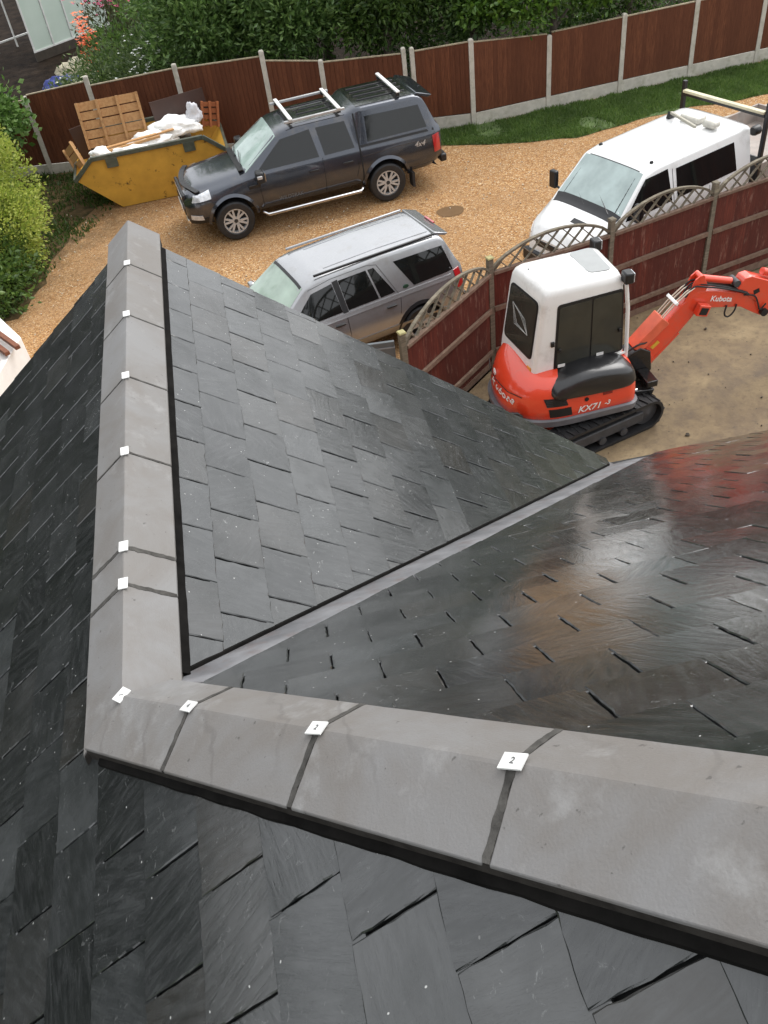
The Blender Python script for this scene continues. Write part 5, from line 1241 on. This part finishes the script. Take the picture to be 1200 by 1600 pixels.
# swing bracket, boom, cylinders, arm, bucket
mb = MB(); mb.prism([(.55, .40), (.98, .45), (1.10, .62), (1.06, .92), (.90, 1.02), (.74, .95), (.55, .78)], 'y', -.13, .13); mb.lathe([(.001, .36), (.12, .36), (.13, .9), (.001, .9)], (.72, 0, 0), 'z', 20); mb.box((.95, -.30, .62), (.16, .34, .10)); mb.prism([(.70, .42), (.96, .42), (1.0, .52), (.70, .56)], 'y', -.46, -.2)
mb.build('swing_bracket', M('greasy_black', (.010, .010, .010), .25, var=.4, vs=9, bump=.3, coat=.3), ex, bevel=.01)
mb = MB(); mb.tube([(.55, -.42, .55), (.75, -.42, .56)], .016, 8); mb.build('swing_ram', CHR, ex)
bo = [(.86, .82), (1.00, .69), (1.12, .76), (1.36, .98), (1.62, 1.29), (1.70, 1.35), (1.86, 1.385), (2.38, 1.27), (2.62, 1.11), (2.72, 1.05), (2.82, 1.13), (2.80, 1.25), (2.66, 1.36), (2.40, 1.48), (1.96, 1.62), (1.72, 1.68), (1.60, 1.62), (1.45, 1.50), (1.10, 1.12), (.88, 1.00), (.80, .92)]
mb = MB(); mb.prism(bo, 'y', -.075, .075); boom = mb.build('boom', OR, ex, bevel=.008)
mb = MB(); mb.prism([(.80, 1.02), (.92, .95), (1.30, 1.30), (1.18, 1.42)], 'y', -.12, .12); o = mb.build('top_plate', PALEO, ex, bevel=.01)
mb = MB(); mb.prism([(.88, .80), (1.02, .66), (1.15, .74), (1.03, .95)], 'y', -.10, .10); mb.build('boom_foot', OR, ex, bevel=.008)
mb = MB()
for y in (-.062, .062): mb.prism([(1.50, 1.55), (1.78, 1.60), (1.83, 1.72), (1.76, 1.86), (1.70, 1.91), (1.63, 1.86)], 'y', y-.012, y+.012)
mb.build('cylinder_bracket', OR, ex, bevel=.004)
mb = MB(); mb.tube([(1.70, 0, 1.85), (2.20, 0, 1.68)], .048, 16); arm_cyl = mb.build('arm_cylinder', OR, ex)
mb = MB(); mb.tube([(2.20, 0, 1.68), (2.36, 0, 1.625)], .024, 12); mb.build('cylinder_rod', CHR, arm_cyl)
mb = MB(); mb.tube([(2.26, -.09, 1.66), (2.26, .09, 1.66)], .05, 14); mb.build('pin_boss', CHAR, ex)
mb = MB(); mb.tube([(1.72, -.08, 1.87), (1.72, .08, 1.87)], .04, 14); mb.build('pin_boss', OR, ex)
# arm (dipper): two-plate head at the boom nose reaching down to the bucket
mb = MB(); mb.prism([(2.27, 1.58), (2.36, 1.72), (2.46, 1.73), (2.78, 1.58), (3.20, 1.32), (3.98, .76), (3.92, .66), (3.10, 1.04), (2.74, 1.06), (2.64, 1.28)], 'y', -.095, .095); arm = mb.build('dipper_arm', OR, ex, bevel=.01)
mb = MB(); mb.prism([(2.52, 1.50), (2.60, 1.52), (2.62, 1.46), (2.54, 1.43)], 'y', -.10, -.094); mb.build('arm_slot', GR, arm)
mb = MB(); mb.tube([(2.66, .0, 1.72), (3.25, .0, 1.45)], .05, 14); mb.tube([(3.2, .0, 1.47), (3.95, 0, 1.02)], .026, 10); mb.build('bucket_cylinder', OR, ex)
mb = MB(); mb.tube([(2.74, -.14, 1.12), (2.74, .14, 1.12)], .055, 14); mb.build('arm_pin', GR, ex)
bk = [(3.20, .52), (3.42, .60), (3.62, .42), (3.66, .16), (3.50, .02), (3.24, .03), (3.02, .16), (3.10, .20), (3.26, .12), (3.46, .12), (3.54, .22), (3.50, .38), (3.36, .48), (3.24, .42)]
mb = MB(); mb.prism(bk, 'y', -.26, .26)
for y in (-.26, .25): mb.prism([(3.20, .52), (3.42, .60), (3.62, .42), (3.66, .16), (3.50, .02), (3.24, .03), (3.02, .16), (3.08, .30)], 'y', y, y+.012)
mb.v = [(x+.68, y, z+.22) for x, y, z in mb.v]; buck = mb.build('bucket', M('muddy_black_steel', (.03, .026, .022), .5, var=.4, vs=6, dirt=(.2, .15, .1), dirt_amt=.7), ex)
for y in (-.22, -.07, .08, .22):
    mb = MB(); mb.prism([(3.73, .35), (3.74, .41), (3.61, .40)], 'y', y-.025, y+.025); mb.build('tooth', bpy.data.materials['muddy_black_steel'], buck)
# boom cylinder underneath
mb = MB(); mb.tube([(1.05, .0, .60), (1.50, 0, 1.06)], .05, 14); mb.tube([(1.45, 0, 1.0), (1.72, 0, 1.32)], .026, 10); mb.build('boom_cylinder', OR, ex)
# hoses, steel lines with a white clamp
mb = MB()
for y in (-.10, -.06, .02, .07): mb.tube([(1.16, y, 1.36), (1.34, y, 1.56), (1.52, y, 1.71), (1.62, y*.9, 1.76)], .010, 6)
mb.build('steel_pipe', M('pale_steel_line', (.62, .52, .42), .3, metal=.5), ex)
mb = MB()
for k, (y, l) in enumerate(((-.085, .03), (-.05, .05), (.0, .04), (.045, .06))): mb.tube(chaikin([(1.50, y, 1.64), (1.60, y, 1.76+l), (1.74, y-.02, 1.72+l), (1.95, y-.03, 1.68+l*.5), (2.25, y-.03, 1.56+l*.5), (2.42, y-.06, 1.50)], 2), .012, 7)
mb.build('hydraulic_hose', DARKRUB, ex); mb = MB(); mb.tube(chaikin([(2.15, -.09, 1.36), (2.12, -.10, 1.22), (2.20, -.10, 1.16), (2.28, -.10, 1.24), (2.30, -.09, 1.34)], 3), .012, 7); mb.build('hydraulic_hose', DARKRUB, ex); mb = MB()
mb.tube(chaikin([(2.38, -.10, 1.47), (2.55, -.12, 1.44), (2.62, -.12, 1.28), (2.66, -.12, 1.16), (2.74, -.12, 1.26)], 3), .011, 7)
mb.build('hydraulic_hose', DARKRUB, ex); mb = MB(); mb.tube(chaikin([(.70, -.12, 1.0), (.85, -.16, 1.12), (.98, -.11, 1.06), (1.1, -.08, 1.2)], 2), .014, 7); mb.build('hydraulic_hose', DARKRUB, ex)
mb = MB(); mb.box((1.36, -.01, 1.60), (.045, .27, .04), Matrix.Rotation(radians(-45), 3, 'Y')); mb.build('pipe_clamp', CW, ex, bevel=.006)
mb = MB(); mb.box((1.75, -.14, 1.42), (.17, .10, .16), Matrix.Rotation(radians(18), 3, 'Y')); o = mb.build('boom_light', OR, ex, bevel=.008)
mb = MB(); mb.box((1.75, -.195, 1.42), (.11, .012, .10), Matrix.Rotation(radians(18), 3, 'Y')); mb.build('lens', GR, o)
text_mesh('Kubota', .115, WHT, ex, 'boom_lettering', frame_mtx((2.06, -.078, 1.475), (1, 0, -.26), (.26, 0, 1)), .002)
mb = MB(); mb.box((1.14, -.078, .98), (.13, .008, .055), Matrix.Rotation(radians(-42), 3, 'Y')); mb.build('warning_sticker', M('yellow_sticker', (.65, .40, .04), .5, var=.2, vs=30), ex)
# ================================================================== PLANTS AND GARDEN
def foliage(name, blobs, n, size, mat, parent=None, seed=1, asp=.4, core=True, up=.3, fill=.55, clump=1):
    """blobs: (centre, (rx,ry,rz)); leaves sit in clumps through each blob's outer volume"""
    r = random.Random(seed); vs = []; fs = []
    tot = sum(b[1][0]*b[1][1]+b[1][0]*b[1][2]+b[1][1]*b[1][2] for b in blobs)
    for c, rad in blobs:
        k = int(n*(rad[0]*rad[1]+rad[0]*rad[2]+rad[1]*rad[2])/tot); i = 0
        while i < k:
            d = V((r.gauss(0, 1), r.gauss(0, 1), r.gauss(0, 1))).normalized()
            f = 1-fill*r.random()**2
            nz = noise.noise(d*2.2+V((seed, c[0], c[1])))*.35+noise.noise(d*6+V((seed, c[0], c[2])))*.18
            cc = V(c)+V((d.x*rad[0], d.y*rad[1], d.z*rad[2]))*(f+nz)
            m = r.randint(3, 7)*clump
            for _ in range(m):
                p = cc+V((r.gauss(0, 1), r.gauss(0, 1), r.gauss(0, 1)))*size*.9
                if p.z < .02: p.z = .02+abs(p.z)*.2
                out = (d+V((r.gauss(0, .6), r.gauss(0, .6), r.gauss(0, .6)+up))).normalized()
                ax = out.cross(V((r.gauss(0, 1), r.gauss(0, 1), r.gauss(0, 1)))).normalized(); nn = out.cross(ax)
                L = size*r.uniform(.6, 1.35); w_ = L*asp*r.uniform(.8, 1.2)
                a = p; b = p+out*L*.5+ax*w_*.5+nn*w_*.12; e = p+out*L; g = p+out*L*.5-ax*w_*.5+nn*w_*.12
                q = len(vs); vs += [a, b, e, g]; fs += [(q, q+1, q+2), (q, q+2, q+3)]; i += 1
    me = bpy.data.meshes.new(name); me.from_pydata([tuple(v) for v in vs], [], fs); me.materials.append(mat)
    o = bpy.data.objects.new(name, me); COL.objects.link(o)
    if parent: o.parent = parent
    return o
BARK = M('grey_bark', (.16, .13, .10), .85, var=.4, vs=8, bump=.8, bs=18, bd=.03)
def trunk(parent, h, r0, limbs, seed, spread=.8, z0=.35):
    r = random.Random(seed); mb = MB(); pts = [V((0, 0, -.05)), V((r.uniform(-.05, .05), 0, h*.3)), V((r.uniform(-.12, .12), r.uniform(-.1, .1), h*.65)), V((r.uniform(-.2, .2), r.uniform(-.2, .2), h))]
    mb.tube(pts, [r0, r0*.8, r0*.5, r0*.15], 10)
    for i in range(limbs):
        t = z0+(.9-z0)*i/limbs; a = i*2.4+r.uniform(-.4, .4); p = V((0, 0, h*t)); L = spread*(1.1-t*.6)
        mb.tube([p, p+V((cos(a)*L*.5, sin(a)*L*.5, h*.10)), p+V((cos(a)*L, sin(a)*L, h*.22))], [r0*.4, r0*.25, r0*.07], 6)
    return mb.build('trunk', BARK, parent)
LAUR = leaf_mat('dark_laurel_leaves', [(.06, .12, .03), (.11, .21, .05), (.18, .30, .08), (.28, .42, .13)], .38)
MIDG = leaf_mat('mid_green_leaves', [(.04, .09, .018), (.08, .15, .03), (.12, .21, .04), (.18, .28, .065)], .42)
LIME = leaf_mat('lime_green_leaves', [(.10, .20, .03), (.15, .28, .04), (.22, .36, .06), (.30, .42, .10)], .5)
SHADE = leaf_mat('dark_conifer_leaves', [(.012, .016, .010), (.022, .028, .017), (.035, .042, .026)], .6)
GOLD = leaf_mat('golden_conifer_leaves', [(.22, .32, .05), (.36, .45, .07), (.48, .54, .10), (.60, .64, .18)], .55)
def tree(name, x, y, blobs, n, size, mat, label, h, r0, seed, group=None, asp=.36, cat='tree', limbs=7, spread=.9):
    t = tag(empty(name, (x, y, 0)), label, cat, group)
    foliage('crown', blobs, n, size, mat, t, seed, asp)
    trunk(t, h, r0, limbs, seed, spread); return t
G1 = 'trees along the back fence'
def crown(h, w, seed, low=.8):
    r = random.Random(seed); b = [((0, 0, h*.62), (w*.85, w*.8, h*.36))]
    for i in range(7):
        a = i*.9+r.uniform(-.3, .3); b.append(((cos(a)*w*.55, sin(a)*w*.5, low+r.uniform(.3, .75)*(h-low)), (w*.5, w*.5, h*.17)))
    return b
tree('laurel_tree', -.15, 24.3, crown(4.6, 1.35, 1), 15000, .15, LAUR, 'dark laurel behind the fence, leftmost of the row, beside the white flowering shrub', 4.0, .13, 1, G1)
tree('laurel_tree', 2.05, 24.0, crown(5.0, 1.5, 2), 16000, .16, LAUR, 'dark laurel behind the fence panel just left of the pickup roof bars', 4.3, .14, 2, G1)
tree('laurel_tree', 4.35, 23.4, crown(5.2, 1.45, 3), 16000, .16, MIDG, 'mid green laurel behind the pair of touching concrete posts', 4.4, .14, 3, G1)
tree('laurel_tree', 6.5, 23.1, crown(5.0, 1.4, 4, 1.4), 14000, .15, LAUR, 'dark laurel between the twin fence posts and the lime green tree', 4.4, .13, 4, G1)
tree('broadleaf_tree', 8.3, 22.45, [((0, 0, 3.5), (1.4, 1.1, 1.0)), ((-.9, -.85, 2.45), (.8, .7, .48)), ((.7, -.7, 2.45), (.85, .6, .42)), ((-1.9, -.6, 2.5), (.7, .5, .4)), ((1.2, .2, 3.0), (.8, .7, .7))], 11000, .15, leaf_mat('fresh_green_leaves', [(.04, .10, .012), (.08, .17, .02), (.13, .25, .03), (.19, .32, .05)], .42), 'fresh green tree hanging over the top of the tall fence panels', 3.8, .12, 5, G1, .5)
tree('broadleaf_tree', 10.6, 23.3, crown(4.4, 1.5, 6, .9), 11000, .15, MIDG, 'rightmost tree behind the fence, beyond the lime green one', 4.0, .12, 6, G1)
tree('laurel_tree', 3.2, 26.4, crown(6.0, 1.9, 7), 9000, .18, LAUR, 'tall dark tree in the second row behind the laurels', 5.4, .18, 7, G1)
tree('laurel_tree', 6.9, 26.0, crown(6.2, 1.9, 8), 9000, .18, LAUR, 'tallest dark tree in the second row, right of centre', 5.4, .18, 8, G1)
# tall trees left of the drive (their darkness shows in the wet left slope)
for i, (x, y, h, w_) in enumerate(((-10.5, 5, 7.6, 3.0), (-10.8, 10.5, 8.4, 3.1), (-10.6, 16, 7.8, 2.9), (-11.5, 22, 7.4, 2.8), (-10.2, -.5, 7.2, 2.9))):
    tree('unseen_conifer', x, y, crown(h, w_, 20+i, 1.0), 9000, .34, SHADE, ['tall dark tree left of the roof, second from the near end', 'tallest dark tree left of the roof, middle of the row', 'tall dark tree left of the golden conifer', 'tall dark tree farthest along the left side', 'tall dark tree nearest the near slope on the left side'][i], h*.9, .25, 20+i, 'tall trees along the left boundary', .4, 'tree', 8, 1.8)
# golden conifer and dark shrub on the left edge
t = tag(empty('golden_conifer', (-5.47, 19.0, 0)), 'rounded golden green conifer at left edge of the gravel', 'shrub')
foliage('crown', [((0, 0, 1.5), (1.25, 1.35, 1.45)), ((.25, -.9, 1.0), (1.1, 1.1, .95)), ((.1, .2, 2.4), (.8, .9, .65))], 46000, .07, GOLD, t, 31, .5, fill=.3)
foliage('inner_twigs', [((0, 0, 1.3), (.80, .9, 1.1))], 5000, .11, MIDG, t, 33, .6, fill=.5); trunk(t, 2.0, .10, 6, 31, .6)
t = tag(empty('round_leaved_shrub', (-5.45, 22.1, 0)), 'bright green round leaved shrub above the golden conifer by the fence end', 'shrub')
foliage('crown', [((0, 0, 2.0), (.85, .7, .55)), ((.35, -.15, 1.7), (.55, .5, .4)), ((-.6, .1, 1.7), (.7, .6, .6))], 5000, .13, leaf_mat('apple_green_leaves', [(.05, .11, .02), (.10, .20, .04), (.17, .30, .07), (.25, .38, .12)], .5), t, 35, .7, fill=.4); trunk(t, 1.8, .07, 5, 35, .6)
t = tag(empty('dark_shrub', (-5.35, 16.9, 0)), 'dark green leafy shrub spreading on the gravel below golden conifer', 'shrub')
foliage('crown', [((0, 0, .6), (.95, 1.1, .62)), ((.30, .7, .5), (.6, .6, .5)), ((-.3, -.9, .5), (.75, .8, .55))], 9000, .11, MIDG, t, 37, .5, fill=.5); trunk(t, .8, .05, 5, 37, .5)
# flower garden beyond the fence, top left
def shrub(name, x, y, r, h, mat, n, size, label, seed, group=None, asp=.4, cat='shrub'):
    t = tag(empty(name, (x, y, 0)), label, cat, group)
    foliage('foliage', [((0, 0, h*.55), (r, r*.9, h*.5)), ((r*.4, -r*.2, h*.4), (r*.6, r*.6, h*.35))], n, size, mat, t, seed, asp)
    mb = MB()
    for i in range(5):
        a = i*1.3; mb.tube([(0, 0, 0), (cos(a)*r*.4, sin(a)*r*.4, h*.6)], [.02, .008], 5)
    mb.build('stems', BARK, t); return t
SAGE = leaf_mat('sage_green_leaves', [(.04, .075, .02), (.07, .12, .03), (.11, .17, .045), (.17, .23, .08)], .5)
OLV = leaf_mat('olive_brown_leaves', [(.035, .04, .015), (.07, .075, .025), (.10, .10, .035), (.12, .14, .05)], .55)
shrub('flowering_shrub', -1.55, 25.0, 1.05, 2.1, SAGE, 4500, .12, 'tall sage green shrub with white flowers just behind the fence', 41)
shrub('flowering_shrub', -3.0, 25.6, 1.0, 1.9, SAGE, 4500, .12, 'sage green shrub behind the post nearest the large pallet', 42)
shrub('green_shrub', -2.4, 28.0, 1.2, 1.9, MIDG, 4000, .13, 'feathery green shrub between greenhouse and laurels', 43)
shrub('green_shrub', -.9, 28.5, 1.4, 2.6, MIDG, 4500, .14, 'large green shrub left of the dark laurel', 44)
shrub('green_shrub', -3.9, 26.3, .75, 1.2, SAGE, 2500, .11, 'low sage shrub behind the blue sheet and yellow flowers', 45)
shrub('brown_shrub', -2.9, 31.5, .95, 1.9, OLV, 2600, .12, 'brownish leaved shrub with magenta flowers by the greenhouse', 46)
shrub('brown_shrub', -1.6, 32.0, 1.1, 2.3, OLV, 2600, .12, 'brownish shrub right of the greenhouse corner', 47)
shrub('green_shrub', .8, 30.5, 1.6, 3.2, LAUR, 4000, .17, 'dark bush at the back of the flower garden', 48)
def flowers(name, x, y, z, r, n, col, size, label, seed):
    rr = random.Random(seed); m = M(name+'_petals', col, .5, var=.25, vs=9); mb = MB()
    for i in range(n):
        c = V((rr.gauss(0, r[0]), rr.gauss(0, r[1]), z+rr.gauss(0, r[2])))
        for k in range(5):
            a = k*1.257+rr.random(); d = V((cos(a), sin(a), rr.uniform(.1, .6)))*size; s_ = V((-sin(a), cos(a), 0))*size*.35
            mb.add([c, c+d*.6+s_, c+d, c+d*.6-s_], [(0, 1, 2, 3)])
    t = tag(empty(name, (x, y, 0)), label, 'flowers'); mb.build('petals', m, t, fix=False)
    mb = MB()
    for i in range(14): mb.tube([(rr.gauss(0, r[0]*.7), rr.gauss(0, r[1]*.7), 0), (rr.gauss(0, r[0]), rr.gauss(0, r[1]), z)], [.012, .006], 4)
    mb.build('stems', MIDG, t); return t
flowers('orange_flowers', -3.55, 30.0, 1.25, (.16, .22, .42), 110, (.80, .17, .05), .085, 'spire of bright orange flowers in front of the greenhouse', 51)
flowers('magenta_flowers', -2.75, 31.2, 1.9, (.45, .3, .16), 60, (.45, .03, .12), .07, 'magenta flowers on the brownish shrub', 52)
flowers('yellow_flowers', -4.45, 26.0, .75, (.22, .16, .12), 40, (.80, .40, .02), .085, 'clump of golden yellow flowers behind the left end of the fence', 53)
flowers('white_flowers', -1.55, 24.4, 1.75, (.35, .18, .30), 90, (.78, .80, .74), .045, 'white flowers scattered over the shrub behind the fence', 54)
flowers('cream_flowers', -3.4, 25.4, 1.25, (.45, .3, .14), 55, (.62, .64, .42), .05, 'cream flowers behind the fence, right of the golden yellow clump', 55)
TARP = M('blue_tarpaulin', (.025, .04, .22), .35, var=.5, vs=3, bump=.6, bs=4, bd=.06)
lump('blue_tarpaulin', (-4.35, 27.9, .55), (.62, .35, .38), TARP, 'crumpled dark blue tarpaulin on the soil by the garden fence', 'tarpaulin', None, 61)
lump('stone_pile', (-4.15, 31.3, .1), (.7, .9, .35), M('pale_cut_stalks', (.42, .38, .27), .8, var=.45, vs=6, bump=1, bs=9, bd=.06), 'heap of pale cut stalks in front of the greenhouse', 'garden heap', None, 62)
# greenhouse: aluminium frame, milky panes
gh = tag(empty('greenhouse', (-5.85, 33.7, 0), radians(38)), 'greenhouse with pale misted panes at top left beyond the flowers', 'greenhouse')
PANE, n_, b_ = new_mat('misted_glass'); b_.inputs['Base Color'].default_value = (.5, .6, .52, 1); b_.inputs['Roughness'].default_value = .25; _co = coords(n_)
n_.links.new(mixc(n_, noise_t(n_, _co, .7, 6), (.40, .50, .42), (.66, .74, .68)), b_.inputs['Base Color'])
ALU = M('white_frame', (.66, .66, .64), .4, var=.08)
for i in range(4):
    x = .15+i*.78; mb = MB(); mb.box((x+.36, 0, 1.15), (.72, .012, 1.65)); mb.build('pane', PANE, gh)
    mb = MB(); mb.box((x+.36, .62, 2.35), (.72, .012, 1.3), Matrix.Rotation(radians(-62), 3, 'X')); mb.build('roof_pane', PANE, gh)
mb = MB()
for i in range(5): x = .13+i*.78; mb.beam((x, -.01, 0), (x, -.01, 2.0), .045, .045); mb.beam((x, -.01, 2.0), (x, 1.25, 2.65), .045, .045); mb.beam((x, 2.5, 0), (x, 2.5, 2.0), .045, .045); mb.beam((x, 2.5, 2.0), (x, 1.25, 2.65), .045, .045)
for z in (.3, 2.0): mb.beam((.1, -.01, z), (3.3, -.01, z), .05, .05); mb.beam((.1, 2.5, z), (3.3, 2.5, z), .05, .05)
mb.beam((.1, 1.25, 2.65), (3.3, 1.25, 2.65), .06, .06); mb.build('frame', ALU, gh)
mb = MB(); mb.box((1.7, 0, .14), (3.2, .08, .28)); mb.build('base_wall', M('dark_timber_base', (.05, .04, .03), .8), gh)
t = tag(empty('old_tree', (-7.35, 30.5, 0)), 'old pale barked tree at the top left corner by the greenhouse', 'tree'); mb = MB()
mb.tube([(0, 0, 0), (.02, 0, 2.0), (-.08, .1, 4.2), (-.1, .3, 6.2)], [.30, .25, .2, .1], 14); mb.tube([(0, 0, 2.8), (.9, .3, 4.6)], [.12, .04], 8); mb.build('trunk', M('pale_bark', (.30, .25, .20), .85, var=.35, vs=4, bump=1, bs=14, bd=.04), t)
foliage('crown', [((0, 0, 6.0), (2.0, 2.0, 1.3))], 5000, .2, MIDG, t, 71)
# lengths of timber on white boards at the left edge, below the eaves
WB = M('white_board', (.78, .77, .74), .5, var=.06); TIM = wood_mat('red_brown_timber', (.30, .12, .07), (.15, .06, .035), (3, 3, 3), .5)
ts = tag(empty('white_board_stack', (-4.55, 13.3, 0), radians(0)), 'white boards stacked at left edge below the gravel, under brown timber', 'stack')
mb = MB(); mb.prism([(-.9, -1.3), (.05, -1.15), (.42, .35), (-.55, 2.2), (-.95, 2.2)], 'z', 0, .86); mb.build('boards', WB, ts, bevel=.01)
for k in range(4):
    mb = MB(); x = -.62+k*.16; mb.beam((-4.60+x-.62, 13.3+1.55+.10*k, .91+.015*k), (-4.60+x+.55+.1, 13.3-.45+.10*k, .91+.015*k), .085, .07)
    tag(mb.build('timber_length', TIM, bevel=.008), 'red brown timber length on white boards, '+['leftmost', 'second from left', 'second from right', 'rightmost'][k]+' of four', 'timber', 'timber lengths on the white boards')
# unseen trees added behind the house to darken reflections in the car windows
for i, (x, y, h, w_) in enumerate(((-7, -10, 8.5, 3.0), (-1.5, -12, 9.5, 3.2), (4.5, -11.5, 9, 3.1), (10.5, -10, 8.5, 3.0))):
    tree('unseen_conifer', x, y, crown(h, w_, 40+i, 1.0), 6000, .4, SHADE, ['added unseen tall tree behind the house, leftmost', 'added unseen tree behind the house, tallest, left of its middle', 'added unseen tall tree behind the house, right of its middle', 'added unseen tall tree behind the house, rightmost'][i], h*.9, .25, 80+i, 'added unseen trees behind the house', .4, 'tree', 8, 1.8)

# far belt of trees to the right, low on the horizon
foliage_far = foliage('distant_trees', [((20+i*6.2, 62-i*4.3+3*sin(i*2.1), 4.5+.6*sin(i*1.7)), (4.6, 3.8, 6.8+.9*sin(i*2.9))) for i in range(9)], 16000, .75, SHADE, None, 90, .6)
tag(foliage_far, 'far belt of dark trees low on the horizon to the right', 'wood', kind='stuff')

G2 = 'dark bushes under the laurels'
for i, (x, y) in enumerate(((1.0, 25.2), (5.5, 24.7), (9.3, 24.6), (13.2, 24.6))):
    shrub('understorey_bush', x, y, 1.5, 2.8, LAUR, 4500, .16, ['dark bush filling the gap between the two leftmost laurels', 'dark bush in the gap above the pickup rear canopy', 'dark bush behind the lime green tree', 'dark bush at the top right behind the fence'][i], 100+i, G2)
